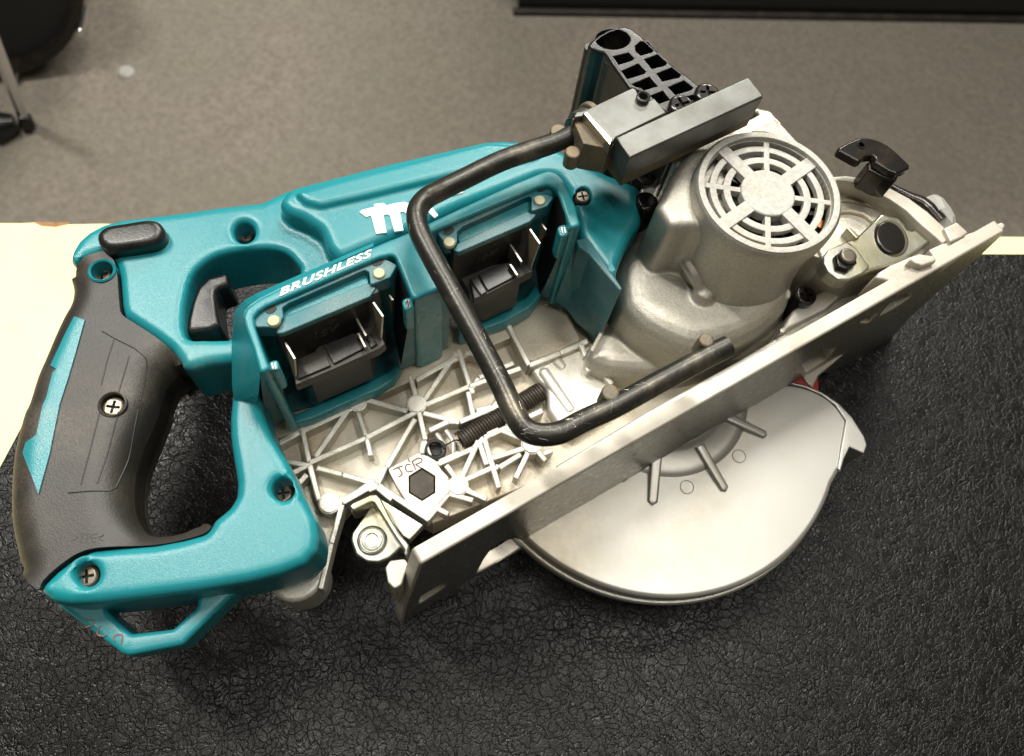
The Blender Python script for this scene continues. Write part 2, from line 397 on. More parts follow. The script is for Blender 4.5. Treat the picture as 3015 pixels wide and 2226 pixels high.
st = tag(empty('stand', P(10, 370, FZ)), 'chrome stand leg with a black rubber foot at the left edge of the carpet', 'stand')
a, b = P(72, 352, FZ+.015), P(-40, 60, FZ+.30)
bm = bmesh.new(); tube(bm, [a, b], .009, 12); under(link('leg', bm, 'chrome'), st)
bm = bmesh.new(); tube(bm, [P(80, 368, FZ+.012), P(72, 345, FZ+.03)], [.013, .011], 16); under(link('rubber_foot', bm, 'drumblack'), st)
bm = bmesh.new(); tube(bm, [P(-20, 375, FZ+.02), P(45, 362, FZ+.02)], [.03, .015], 16); under(link('foot_plate', bm, 'drumblack'), st)
bm = bmesh.new(); lathe(bm, P(372, 214, FZ), [(0, .006), (.010, .006), (.014, .003), (.015, 0)], 12)
tag(link('paper_scrap', bm, 'knob'), 'small white scrap lying on the carpet right of the drum', 'scrap')
a, b = P(1525, 34, FZ), P(3100, 60, FZ); u = (b-a).normalized(); v = Vector((-u.y, u.x, 0))
cb = tag(empty('cabinet', a), 'low black cabinet standing on the carpet along the top right', 'cabinet')
bm = bmesh.new(); extr(bm, [tuple(q[:2]) for q in (a, b, b+v*.5, a+v*.5)], FZ+.0, FZ+.6, .004, 2); under(link('carcass', bm, 'drumblack'), cb)
bm = bmesh.new(); q0, q1 = a - v*.012 - u*.01, b - v*.012; extr(bm, [tuple(q[:2]) for q in (q0, q1, q1+v*.011, q0+v*.011)], FZ, FZ+.012, .002, 2); under(link('base_trim', bm, 'rubber'), cb)

# ================================================================ the saw
saw = tag(empty('circular_saw', (0, .1, 0)), 'teal cordless rear handle circular saw lying on its side with both battery bays empty', 'circular saw')
_link = link
def link(name, bm, ms, parent=None, ang=32, wn=True):
    o = _link(name, bm, ms, None, ang, wn)
    if parent is not None:
        o.parent = parent; o.matrix_parent_inverse = Matrix.Translation(saw.location).inverted() if parent == saw else Matrix()
    return o
_text = text
def text(*a, **k):
    o = _text(*a, **k)
    if o.parent == saw: o.matrix_parent_inverse = Matrix.Translation(saw.location).inverted()
    return o
HZ = .105
# ---- teal housing: handle frame + raised main housing, blended together
scr = {'a': (300, 804), 'b': (718, 680), 'c': (832, 1436), 'd': (253, 1690), 'e': (1716, 578)}
def chole(px, rpx): return circ(px, rpx, 24)
frame = fu_('''216 776 200 762 206 735 226 702 256 676 300 653 363 637 436 629 545 616 654 600 768 588 842 553 900 545 1100 560
 1150 620 1150 700 983 800 900 838 816 872 762 900 738 925 735 960 755 1030 790 1086 765 1099 760 1159 770 1200 799 1282 848 1360 886 1442 930 1529 937 1578 930 1621 896 1660 823 1689 726 1713 581 1738 436 1757 291 1774 200 1778 150 1771 122 1752 108 1737
 126 1713 160 1679 218 1636 271 1616 339 1609 450 1602 533 1587 600 1568 617 1548 625 1531 672 1492 691 1460 694 1418 682 1345 674 1290 672 1230 680 1150 688 1060 617 1068 560 1083 532 1078
 529 1064 501 1026 454 990 399 954 361 928 353 898 347 818 342 790 336 770 320 752 300 743 283 745 247 758 218 778'''.replace('\n', ' '))
thole = fu_('''545 992 538 930 545 872 562 812 594 775 640 748 710 733 790 728 840 740 870 768 882 802 800 850 735 885 705 905 692 940 690 990 640 997 600 997''')
ghole = fu_('''530 1075 560 1083 617 1068 688 1060 680 1150 672 1230 674 1290 682 1345 694 1418 691 1460 672 1492 625 1531 596 1548 547 1568 499 1577 450 1576 421 1559 397 1521 387 1471 387 1408 402 1345 426 1287 446 1239 461 1195 472 1150 495 1110''')
bm = bmesh.new()
slab('', frame, .070, HZ, None, None, bev=.0045, seg=4, sm=0, fil=.0022, holes=[thole, chole((718, 680), 31), chole((832, 1438), 33), chole((253, 1690), 35)], hsm=2, bot=.003, bm=bm, holebev=.003)
def finish_blend(name, bm, m, parent, vox, it):
    bmesh.ops.remove_doubles(bm, verts=bm.verts, dist=1e-7)
    o = link(name, bm, m, None, wn=False)
    o.modifiers.new('r', 'REMESH').mode = 'VOXEL'; o.modifiers['r'].voxel_size = vox
    s = o.modifiers.new('s', 'SMOOTH'); s.factor = .5; s.iterations = it
    bpy.context.view_layer.update()
    me = bpy.data.meshes.new_from_object(o.evaluated_get(bpy.context.evaluated_depsgraph_get()))
    o.modifiers.clear(); o.data = me; me.name = name
    for p in me.polygons: p.use_smooth = True
    o.parent = parent; o.matrix_parent_inverse = Matrix.Translation(saw.location).inverted()
    return o
main = dp_('''605 440 628 407 700 388 850 350 1060 302 1100 300 1165 304 1215 318 1262 342 1330 375 1405 405 1396 440 1408 478 1378 520 1360 560 1350 590 1352 612 1330 598 1290 545 1268 515 1262 470
 1245 412 1222 382 1180 382 1000 452 860 515 740 566 715 540 700 500 660 474 625 462''')
slab('', main, .072, .117, None, None, bev=.005, seg=5, sm=0, fil=.008, holes=[chole((1716, 578), 27)], bot=.004, bm=bm, holebev=.001)
# raised crest along the back
crest = dp_('640 418 720 394 860 360 1062 310 1160 314 1188 330 1170 342 980 384 800 428 700 450 664 440')
slab('', crest, .09, .1200, None, None, bev=.003, seg=4, fil=.003, bm=bm)
# recessed shoulder left of the logo
sh = dp_('560 470 600 440 650 468 700 500 712 545 690 560 660 560 640 530 600 510')
house = finish_blend('handle_housing', bm, 'teal', saw, .0008, 3)
# the grip
grip = fu_('''205 792 218 778 247 758 268 750 284 748 262 775 256 800 262 830 285 846 318 842 338 820 343 800 347 818 353 898 361 928 399 954 454 990 501 1026 529 1064 528 1083 508 1101 486 1123 468 1166 461 1200 446 1239 426 1287 402 1345 387 1408 385 1471 395 1522 419 1561 450 1579 499 1580 547 1571 596 1552 620 1538 617 1548 600 1568 533 1587 450 1602 339 1609 271 1616 218 1636 160 1679 126 1713 108 1737 80 1684 59 1616 45 1539 44 1452 50 1360 62 1297 81 1229 95 1200 119 1123 144 1065 170 1003 195 949 217 909 224 869 216 832''')
GB = .0115
sA = fu_('205 792 218 778 247 758 283 746 300 742 320 751 337 770 343 792 347 818 353 898 361 928 399 954 454 990 501 1026 528 1064')
fA = fu_('520 1092 503 1108 486 1123 468 1166 461 1200 446 1239 426 1287 402 1345 387 1408 385 1471 395 1522 419 1561 450 1579 499 1580 547 1571 596 1552')
sB = fu_('618 1545 600 1568 533 1587 450 1602 339 1609 271 1616 218 1636 160 1679 126 1713 110 1735')
fB = fu_('80 1684 59 1616 45 1539 44 1452 50 1360 62 1297 81 1229 95 1200 119 1123 144 1065 170 1003 195 949 217 909 224 869 216 832')
gw = smooth_poly(W2(sA, HZ) + W2(fA, .0945) + W2(sB, HZ) + W2(fB, .0945), 3)
gws = gw
def grip_z(x, y):
    d = min(dist_poly(x, y, gws), 1.); b = GB
    return HZ+.0008 - b + math.sqrt(max(0, b*b - (b-min(d, b))**2))
def GBx(x, y): return 1.
# grip surface: filled triangulated dome over the outline
def dome(name, outline, hf, zlow, m, parent, step=.0022, holes=()):
    bm = bmesh.new(); n = len(outline)
    if area2(outline) < 0: outline = outline[::-1]
    bd = []
    for i in range(n):
        a, b = Vector(outline[i]), Vector(outline[(i+1) % n]); k = max(1, int((b-a).length/(step*.8)))
        for j in range(k): bd.append(tuple(a.lerp(b, j/k)))
    pts = list(bd); rings = [bd]
    for d in (.0008, .0018, .0032, .005, .0072):
        q = offset(bd, d)
        for (x, y) in q:
            if inside(x, y, bd) and dist_poly(x, y, bd) > d*.85: pts.append((x, y))
    xs = [p[0] for p in bd]; ys = [p[1] for p in bd]; y = min(ys); row = 0
    while y < max(ys):
        x = min(xs) + (row % 2)*step*.5
        while x < max(xs):
            if inside(x, y, bd) and dist_poly(x, y, bd) > .0085: pts.append((x, y))
            x += step
        y += step*.87; row += 1
    nb = len(bd); ed = [(i, (i+1) % nb) for i in range(nb)]
    pts = bd + [p for p in pts[nb:] if all(math.hypot(p[0]-hx, p[1]-hy) > hr*1.12 for hx, hy, hr in holes)]
    for hx, hy, hr in holes:
        k0 = len(pts); cc = circ((hx, hy), hr, 32); pts += cc; ed += [(k0+i, k0+(i+1) % 32) for i in range(32)]
    v2, e2, f2, *_ = delaunay_2d_cdt([Vector(p) for p in pts], ed, [], 1, 1e-7)
    vs = [bm.verts.new((p.x, p.y, hf(p.x, p.y))) for p in v2]
    for f in f2:
        cx = sum(v2[i].x for i in f)/3; cy = sum(v2[i].y for i in f)/3
        if any(math.hypot(cx-hx, cy-hy) < hr*.99 for hx, hy, hr in holes): continue
        try: bm.faces.new([vs[i] for i in f])
        except ValueError: pass
    for hx, hy, hr in holes:
        cc = circ((hx, hy), hr, 32); lo = [bm.verts.new((x, y, zlow+.006)) for x, y in cc]; up = [bm.verts.new((x, y, hf(x, y))) for x, y in cc]
        for i in range(32): j = (i+1) % 32; bm.faces.new((lo[i], lo[j], up[j], up[i]))
    # wall
    low = [bm.verts.new((x, y, zlow)) for x, y in bd]; up = [bm.verts.new((x, y, hf(x, y))) for x, y in bd]
    for i in range(nb):
        j = (i+1) % nb; bm.faces.new((low[i], low[j], up[j], up[i]))
    bmesh.ops.remove_doubles(bm, verts=bm.verts, dist=1e-6)
    bmesh.ops.recalc_face_normals(bm, faces=bm.faces)
    return link(name, bm, m, parent, ang=50, wn=False)
# soft fall-off only on the free sides; the seams towards the teal shell stay level
seam = [W2(fu_(s), HZ) for s in ('205 792 218 778 247 758 284 748', '262 775 256 800 262 830 285 846 318 842 338 820', '343 800 347 818 353 898 361 928 399 954 454 990 501 1026 529 1064', '617 1548 600 1568 533 1587 450 1602 339 1609 271 1616 218 1636 160 1679 126 1713 108 1737')]
def dist_line(x, y, L_):
    b = 1e9
    for (ax, ay), (bx, by) in zip(L_, L_[1:]):
        dx, dy = bx-ax, by-ay; t = max(0, min(1, ((x-ax)*dx+(y-ay)*dy)/(dx*dx+dy*dy+1e-15))); b = min(b, math.hypot(ax+dx*t-x, ay+dy*t-y))
    return b
_a, _b, _c = 3*len(sA), 3*(len(sA)+len(fA)), 3*(len(sA)+len(fA)+len(sB))
free = [gw[_a:_b-2], gw[_c:]]
_unused = [0 for s in ('529 1064 528 1083 508 1101 486 1123 468 1166 461 1200 446 1239 426 1287 402 1345 387 1408 385 1471 395 1522 419 1561 450 1579 499 1580 547 1571 596 1552 620 1538', '108 1737 80 1684 59 1616 45 1539 44 1452 50 1360 62 1297 81 1229 95 1200 119 1123 144 1065 170 1003 195 949 217 909 224 869 216 832 205 792')]
def grip_z(x, y):
    d = min(dist_line(x, y, l) for l in free); b = .0125
    return HZ+.0006 - b*.9 + .9*math.sqrt(max(0, b*b - (b-min(d, b))**2))
rc = P(300, 797, HZ+.001); bc = P(332, 1192, HZ)
g = dome('grip', gw, grip_z, .078, 'rubber', saw, holes=[(rc.x, rc.y, .0052), (bc.x, bc.y, .0050)])
# lower half of the grip, rounding under
bm = bmesh.new(); extr(bm, gw, .068, .090, 0, 4, bot=.006); link('grip_underside', bm, 'rubber', saw)
# teal stripe let into the grip
stripe = fu_('229 943 261 956 238 1040 212 1130 189 1200 160 1345 128 1462 104 1400 77 1340 87 1311 121 1290 140 1200 150 1180 167 1108 178 1097 158 1085 180 1040 203 992')
sw = W2(stripe, .102)
dome('grip_stripe', sw, lambda x, y: grip_z(x, y)+.0007, .094, 'teal', saw)
def seamline(st, frm=fu_, r=.00028, m='seam', hf=None, parent=None, name='seam_line'):
    pts = frm(st); out = []
    for (a, b) in zip(pts, pts[1:]):
        for j in range(8):
            x, y = a[0]+(b[0]-a[0])*j/8, a[1]+(b[1]-a[1])*j/8; q = P(x, y, .104); out.append(Vector((q.x, q.y, (hf or grip_z)(q.x, q.y))))
    bm = bmesh.new(); tube(bm, out, r, 6); return link(name, bm, m, parent or g)
seamline('305 980 345 1003 400 1030 432 1056 433 1075 405 1190')
seamline('340 1005 322 1060 300 1150'); seamline('385 1052 368 1110 352 1165')
seamline('300 1212 270 1330 240 1445'); seamline('352 1215 320 1330 285 1440'); seamline('403 1200 365 1340 335 1430 318 1445 190 1456')
text('moulded_mark', '>TPE<', (210, 1597), (300, 1597), HZ+.0006, .0035, 'seam', g, ext=.0001)
text('moulded_mark', '', (0, 0), (1, 1), 0, 1, 'seam', g) if False else None
# grip screws
for nm, px, zz, r in (('screw', (300, 807), .099, .0042), ('screw', (722, 692), .094, .0036), ('screw', (834, 1452), .0915, .0042), ('screw', (255, 1697), .0985, .0044), ('screw', (1716, 578), .115, .0036)):
    screw(px, zz, r, saw)
screw((333, 1198), HZ-.0008, .0044, saw, rot=.1)
bm = bmesh.new(); c = P(332, 1192, HZ); lathe(bm, (c.x, c.y, HZ), [(.0046, -.008), (.0046, .0004), (.0051, .0011), (.0056, .0008), (.0060, -.001)], 32); link('screw_boss', bm, 'rubber', g)
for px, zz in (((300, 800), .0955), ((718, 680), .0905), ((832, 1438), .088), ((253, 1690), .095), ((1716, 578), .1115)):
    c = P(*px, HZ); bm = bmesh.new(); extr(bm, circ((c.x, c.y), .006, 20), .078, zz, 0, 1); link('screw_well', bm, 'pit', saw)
# ring boss round the upper grip screw
bm = bmesh.new(); c = P(300, 797, HZ+.001); lathe(bm, (c.x, c.y, HZ), [(.0046, -.01), (.0046, .0012), (.0052, .0018), (.0058, .0012), (.006, -.003)], 36); link('screw_ring', bm, 'teal', saw)
# lock-off button
slab('lock_button', z1_('775 262 790 215 860 165 1000 140 1120 120 1200 112 1270 125 1315 170 1328 225 1300 275 1230 315 1100 340 930 362 840 355 795 318'), .100, .1125, 'black', saw, bev=.0035, seg=5, sm=3)
# trigger
tr = z1_('1500 1045 1510 950 1550 790 1600 670 1680 592 1840 548 1858 655 1752 690 1748 760 1765 900 1785 990 1700 1018')
slab('trigger', tr, .079, .0985, 'black', saw, bev=.0022, fil=.002)
# strap hook below the handle
outer = z2_('335 1170 352 1210 735 1495 780 1508 1085 1448 1110 1440 1470 1085 1460 1040 600 1100')
inner = z2_('640 1215 655 1245 795 1375 1048 1345 1190 1215 1200 1150 1170 1120 680 1175')
slab('strap_hook', outer, .070, .086, 'teal', saw, bev=.0022, fil=.003, holes=[inner], hfil=.002, bot=.002)
for st in ('500 1285 545 1290 570 1300 560 1325 520 1335', '610 1330 590 1375 625 1390 650 1380', '700 1420 690 1395 720 1380 745 1390 735 1440'):
    q = [P(x, y, .0861) for x, y in z2_(st)]; bm = bmesh.new(); tube(bm, spline(q, 3), .00032, 6); link('marker_scrawl', bm, mat('red_marker', (.22, .10, .09), .6) if 'red_marker' not in bpy.data.materials else bpy.data.materials['red_marker'], saw)

# ---- battery bay housing
BZ = .132
bay_u = (z3_('345 1195 100 700') and
  z3_('345 1202 285 990 235 850 205 760 195 700 212 640 260 590 340 535 500 455 700 362 900 275 1100 185 1350 75 1640 -40')
  + z4_('800 400 1100 265 1330 170 1400 152 1470 172 1530 230 1590 340 1640 470 1680 620 1675 640 1592 668 1555 560 1500 400 1455 318 1400 285 1310 300 1000 430 600 600 390 690')
  + [(1267, 686), (1306, 843), (1216, 885), (1173, 777), (1160, 748)] + z3_('1400 175 1200 258 1000 345 700 475 500 560 400 605 330 650 290 700 300 780 360 960 435 1160'))
slab('bay_rim', bay_u, .062, BZ, 'teal', saw, bev=.0014, seg=3, fil=.0025)
# sloping left flank that carries the rim down to the handle post
def loft(name, a, b, za, zb, m, parent, close=True, bev=True):
    bm = bmesh.new(); va = [bm.verts.new(P(x, y, za if not isinstance(za, (list, tuple)) else za[i])) for i, (x, y) in enumerate(a)]
    vb = [bm.verts.new(P(x, y, zb if not isinstance(zb, (list, tuple)) else zb[i])) for i, (x, y) in enumerate(b)]
    for i in range(len(a)-1): bm.faces.new((va[i], va[i+1], vb[i+1], vb[i]))
    r = bmesh.ops.solidify(bm, geom=bm.faces[:], thickness=.0012)
    bmesh.ops.recalc_face_normals(bm, faces=bm.faces)
    return link(name, bm, m, parent, ang=45)
loft('bay_flank', z3_('1350 75 900 278 500 458 340 538 260 595 214 645 200 700 208 760 240 850 290 990 350 1200 335 1390 300 1560'),
     z3_('1350 45 900 240 480 420 300 500 200 560 130 640 112 700 110 800 100 900 95 1000 100 1300 118 1450 140 1600'),
     [BZ-.0006]*11+[.110, .098], [BZ-.006]*3+[BZ-.012, BZ-.018]+[HZ+.002]*2+[HZ+.001]*4+[HZ-.002, .095], 'teal', saw)
# front skirt (partition faces and lips) of the two bays
DK = 'teal_dusty'
def skirt(name, a, b, za, zb, m='teal_dusty'): return loft(name, a, b, za, zb, m, saw)
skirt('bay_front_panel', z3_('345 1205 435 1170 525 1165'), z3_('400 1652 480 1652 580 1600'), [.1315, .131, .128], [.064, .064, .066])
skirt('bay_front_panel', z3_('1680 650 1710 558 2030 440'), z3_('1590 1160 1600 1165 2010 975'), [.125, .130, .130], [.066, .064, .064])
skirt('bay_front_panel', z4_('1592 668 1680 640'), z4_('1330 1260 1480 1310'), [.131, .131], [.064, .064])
# lips and bottom trays
slab('bay_lip', z3_('575 1560 590 1622 650 1650 800 1610 1000 1520 1400 1345 1530 1260 1590 1160 1560 1090 1500 1170 1350 1245 1000 1400 750 1520 650 1560 600 1500'), .060, .068, 'teal', saw, bev=.0012, fil=.002)
slab('bay_lip', z4_('590 1470 600 1640 1010 1500 1240 1370 1330 1260 1290 1150 1200 1270 900 1420 700 1500'), .060, .070, 'teal', saw, bev=.0012, fil=.002)
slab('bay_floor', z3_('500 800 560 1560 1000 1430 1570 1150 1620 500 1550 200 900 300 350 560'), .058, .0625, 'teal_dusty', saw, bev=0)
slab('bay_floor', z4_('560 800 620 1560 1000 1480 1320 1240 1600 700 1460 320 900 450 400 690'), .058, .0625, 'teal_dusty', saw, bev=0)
# lower apron between bays and casting
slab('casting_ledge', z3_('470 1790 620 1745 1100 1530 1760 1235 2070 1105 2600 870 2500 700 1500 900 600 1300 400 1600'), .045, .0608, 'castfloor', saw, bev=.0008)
def terminals(fz, s):
    """terminal block: upright back plate, stepped shelf, front plate and the bright contact blades"""
    ZS = .106
    root = slab('terminal_block', fz(s['shelf']), ZS-.006, ZS, 'terminal', saw, bev=.0005)
    slab('terminal_front', fz(s['front']), .074, ZS-.0055, 'terminal', root, bev=.0004, zt=ZS-.005)
    e = fz(s['edge']); a, b = P(*e[0], .1265), P(*e[1], .1265); u = (b-a).normalized(); n = Vector((-u.y, u.x, 0))
    bm = bmesh.new(); extr(bm, [tuple(q[:2]) for q in (a, b, b+n*.003, a+n*.003)], .07, .1265, .0005, 2); bp = link('terminal_back', bm, 'terminal', root)
    for st in s['pads']: slab('shelf_pad', fz(st), ZS-.001, ZS+.0014, 'black', root, bev=.0004, zt=ZS)
    for (a_, b_, c_, zt) in s['blades']:
        pa, pb = P(*fz(a_)[0], zt), P(*fz(b_)[0], zt); pc = Vector((pb.x, pb.y, ZS-.004)); pd = Vector((pa.x, pa.y, ZS-.004))
        q0 = P(*fz(c_)[0], ZS-.002); pc = Vector((q0.x, q0.y, ZS-.004))
        t = (pb-pa).cross(Vector((0, 0, 1))).normalized()*.0004
        bm = bmesh.new(); va = [bm.verts.new(q+t) for q in (pa, pb, pc, pd)]; vb = [bm.verts.new(q-t) for q in (pa, pb, pc, pd)]
        fs = [bm.faces.new(va), bm.faces.new(vb[::-1])]
        for i in range(4): j = (i+1) % 4; bm.faces.new((va[j], va[i], vb[i], vb[j]))
        for f in fs: f.material_index = 1
        bmesh.ops.recalc_face_normals(bm, faces=bm.faces)
        link('contact_blade', bm, ['blade', 'dirtysteel'], root, wn=False)
    L_ = (b-a).length; o_ = a + u*L_*.30 - Vector((-u.y, u.x, 0))*.0001; o_.z = .1085
    text_up('voltage_mark', '18V', o_, u, .006, L_*.27, 'mould', root); o2 = o_ + u*L_*.15; o2.z = .117; text_up('plus_mark', '+', o2, u, .004, .0045, 'mould', root)
    return root
M['mould'] = mat('moulded_letter', (.05, .043, .033), .5)
s1 = dict(shelf='640 1095 905 985 910 960 1190 845 1370 760 1455 940 1400 985 1000 1165 660 1305',
          edge='490 850 1400 480',
          front='790 1255 1000 1168 1310 1030 1340 880 900 900 760 1100',
          pads=['670 1090 900 990 975 1140 690 1260', '912 965 1185 850 1275 985 1005 1125', '1290 900 1330 860 1385 950 1330 985'],
          blades=[('570 925', '655 1070', '670 1285', .121), ('1350 570', '1435 695', '1412 930', .126), ('1185 685', '1285 865', '1282 905', .112), ('1218 845', '1278 965', '1278 1010', .1105), ('1490 505', '1522 550', '1522 590', .118), ('1390 620', '1408 660', '1405 700', .110)])
t1 = terminals(z3_, s1)
s2 = dict(shelf='700 1110 990 985 1200 900 1255 1050 1130 1110 860 1250 740 1290',
          edge='560 875 1260 585',
          front='700 1240 860 1245 1150 1110 1130 950 800 1000 620 1100',
          pads=['775 1090 1000 985 1110 1100 860 1230', '700 1130 770 1110 850 1240 800 1270'],
          blades=[('1235 675', '1320 800', '1228 1050', .126), ('1060 808', '1158 960', '1150 1010', .114), ('1058 985', '1122 1080', '1118 1110', .1105), ('1340 630', '1378 680', '1372 712', .120)])
t2 = terminals(z4_, s2)
# ejector pin marks on front plates
# back wall recess panels, bumpers and slots
def wallbits(fz, rec, bumps, slots, lugs):
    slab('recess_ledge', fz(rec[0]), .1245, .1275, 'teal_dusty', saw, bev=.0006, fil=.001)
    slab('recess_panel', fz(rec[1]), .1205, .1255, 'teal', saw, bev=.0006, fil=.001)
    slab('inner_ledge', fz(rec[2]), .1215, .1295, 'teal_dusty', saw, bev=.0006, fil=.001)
    for b in bumps:
        c = P(*fz(b)[0], .1305); bm = bmesh.new(); lathe(bm, (c.x, c.y, .1305), [(.0027, -.0015), (.0027, -.0008), (.0022, 0), (0, .0003)], 20)
        link('bumper', bm, 'cream', saw)
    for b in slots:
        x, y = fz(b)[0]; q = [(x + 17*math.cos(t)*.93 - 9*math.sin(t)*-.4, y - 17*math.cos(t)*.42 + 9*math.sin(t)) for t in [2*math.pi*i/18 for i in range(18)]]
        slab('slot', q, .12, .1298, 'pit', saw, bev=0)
    for b in lugs:
        x, y = fz(b)[0]; slab('latch_block', [(x-18, y-12), (x+12, y-22), (x+20, y+10), (x-8, y+22)], .11, .128, 'teal', saw, bev=.001, fil=.002)
        for dx in (-4, 4): slab('contact_tip', [(x+dx-2, y-9), (x+dx+1.5, y-10), (x+dx+5, y+6), (x+dx+2, y+8)], .1275, .1288, 'white', saw, bev=0)
wallbits(z3_, ['550 700 1300 395 1375 440 1320 520 560 840 495 850 490 780', '545 620 600 580 1280 285 1305 300 1310 410 560 750', '275 690 500 570 1000 345 1450 180 1560 240 1500 350 1320 420 1310 300 1270 285 600 580 545 620 555 700 500 790 300 790'],
         ['465 730', '1400 310'], ['445 635', '1390 215'], ['465 1135', '1650 585'])
wallbits(z4_, ['590 800 1200 520 1300 540 1230 610 600 880 555 860', '590 700 640 650 1220 385 1245 400 1235 520 600 800', '400 690 600 600 1000 430 1310 290 1430 330 1440 400 1390 470 1240 520 1245 390 1220 385 640 650 590 700 590 800 480 800'],
         ['520 785', '1320 415'], ['515 690', '1340 310'], ['1525 685', '148 1330'])
# black sheets: shade painted on the inner side cheek of each bay
skirt('bay_cheek_shade', z3_('1575 230 1715 560'), z3_('1500 700 1600 1150'), [.131, .131], [.063, .063], 'pit')
skirt('bay_cheek_shade', z4_('1455 320 1590 665'), z4_('1250 800 1320 1250'), [.131, .131], [.063, .063], 'pit')
# right hand shield wall
slab('shield_wall', z4_('1640 770 1730 748 1780 790 2048 1192 2035 1225 1760 900 1660 830'), .060, .1165, DK, saw, bev=.0008, fil=.001)
skirt('shield_panel', z4_('1650 775 1740 760 1790 800 2046 1195'), z4_('1455 1310 1560 1380 1640 1500 1800 1620'), [.116, .116, .116, .116], [.070, .066, .066, .066], DK)
# lettering and mark
text('brushless_lettering', 'BRUSHLESS', z3_('520 518')[0], z3_('1362 150')[0], BZ+.0001, .0031, 'white', saw, ext=.0002, shear=.45, spacing=1.12, off=.035)
# the maker's mark: a slanted m with a flag, the rest runs under the hook rod
LZ = .1172
mk = dp_('785 463 792 458 818 452 817 446 838 443 845 449 862 444 884 441 902 448 912 462 918 496 899 500 890 468 882 462 874 464 882 503 862 506 852 471 846 468 838 470 845 508 822 511 811 471 800 474')
slab('maker_mark', mk, LZ-.0008, LZ+.0003, 'white', saw, bev=.0001)
for st in ('925 432 938 429 944 452 958 470 950 476 935 462', '985 420 1010 414 1012 421 988 428'):
    slab('maker_mark', dp_(st), LZ-.0008, LZ+.0003, 'white', saw, bev=.0001)

# ---- ribbed casting
CZ, CF = .061, .0525
body = (fu_('700 1290 800 1290 950 1235 1090 1170 1310 1060 1400 1000 1640 880 1850 800 2350 900 2300 1010 2000 1180 1640 1395') + zd_('1180 600 1100 560 900 400 790 345 720 350 650 390 560 440 500 500 450 650 400 850 360 1010 300 1090 150 1140 60 1110 20 1060 60 700 -100 300'))
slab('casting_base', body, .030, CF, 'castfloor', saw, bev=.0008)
bm = bmesh.new()
def rib(st, w=16.5, fz=zc_, z=CZ, lo=CF-.002):
    p = fz(st)
    for a, b in zip(p, p[1:]):
        dx, dy = b[0]-a[0], b[1]-a[1]; l = math.hypot(dx, dy); nx, ny = -dy/l*w/2, dx/l*w/2
        zz = z + random.uniform(-.00012, .00012)
        extr(bm, fillet(W2([(a[0]+nx, a[1]+ny), (b[0]+nx, b[1]+ny), (b[0]-nx, b[1]-ny), (a[0]-nx, a[1]-ny)], zz), .0004, 2), lo, zz, .0006, 2)
def boss(st, rpx, z=CZ+.0006):
    x, y = zc_(st)[0]; c = P(x, y, z); r = rpx*.40214/F*(CAMZ-z)/.93
    extr(bm, circ((c.x, c.y), r, 28), CF-.002, z, .0003, 2)
    extr(bm, circ((c.x, c.y), r*1.14, 28), CF-.002, z-.0007, .0004, 2)
for s in ('340 740 398 1020 440 1190', '250 1115 398 1035', '230 1015 398 1045', '398 1025 815 840 1185 650', '695 620 440 985', '755 650 815 830 850 975',
          '1135 380 1180 540', '1245 560 1480 215', '1490 190 1575 465 1600 520', '1250 600 1570 465 1950 330', '810 560 1120 645', '1200 640 1250 860', '1175 700 965 1060',
          '450 1060 640 1110 850 1170', '560 1330 700 1270 850 1170', '1230 660 1500 725', '1275 790 1420 720 1500 725 1900 560', '1560 500 1600 680', '1620 640 1740 620 1830 500',
          '1340 1035 1600 920 1680 840 1950 720', '1680 840 1790 1210', '1490 1190 1640 860', '1490 1160 1400 1040', '1490 1200 1700 1290', '1540 1150 1760 1050', '2030 900 1740 990',
          '2030 890 1910 1140', '2040 900 2130 1010', '1700 820 1790 780 1990 860', '1540 1200 1580 1240', '1260 1440 1420 1250 1600 1300', '300 1200 380 1110', '1530 210 1700 250',
          '398 1040 470 1300', '160 890 330 800 760 600', '1180 420 1480 250', '1760 1050 1790 1060 1950 960', '1840 760 2000 690 2110 640', '1300 1340 1420 1400', '2110 960 2180 930', '1590 480 1640 400 1900 290', '1640 650 1740 610', '1830 760 1980 850', '1640 860 1700 1040'):
    rib(s)
rib('545 1320 640 1310 850 1190 900 1200 1010 1290', 22)
rib('900 1190 1280 1440', 20); rib('840 1150 870 1230', 30); rib('1240 860 1220 960 1130 1010 1000 1080', 18); rib('1240 860 1290 1010 1340 1040', 16)
rib('960 1050 900 1180', 16); rib('640 1330 560 1616 480 1950', 16)
rib('1350 1020 1500 950', 16)
for s, r in (('1185 590', 66), ('750 580', 62), ('545 1320', 66), ('1490 1190', 66), ('2030 885', 70)): boss(s, r)
# pad round the hex nut
def hexp(c, r, rot): return [(c[0]+r*math.cos(rot+i*math.pi/3), c[1]+r*math.sin(rot+i*math.pi/3)) for i in range(6)]
hc = zc_('1225 1185')[0]; HR = math.radians(90)
pad = zc_('965 1060 1080 1050 1230 960 1320 1010 1370 1080 1420 1130 1430 1240 1380 1290 1290 1400 1230 1420 1120 1330 1040 1200')
extr(bm, fillet(W2(pad, CZ), .002), CF-.002, CZ+.0003, .0006, 2, [W2([(hc[0]+x, hc[1]+y) for x, y in [(45*math.cos(math.radians(90+60*i)), 49*math.sin(math.radians(90+60*i))) for i in range(6)]], CZ)], holebev=.0003)
ribs = link('rib_lattice', bm, 'cast', saw)
slab('hex_nut', [(hc[0]+42*math.cos(math.radians(90+60*i)), hc[1]+46*math.sin(math.radians(90+60*i))) for i in range(6)], .045, CZ-.0006, 'nut', saw, bev=.0006)
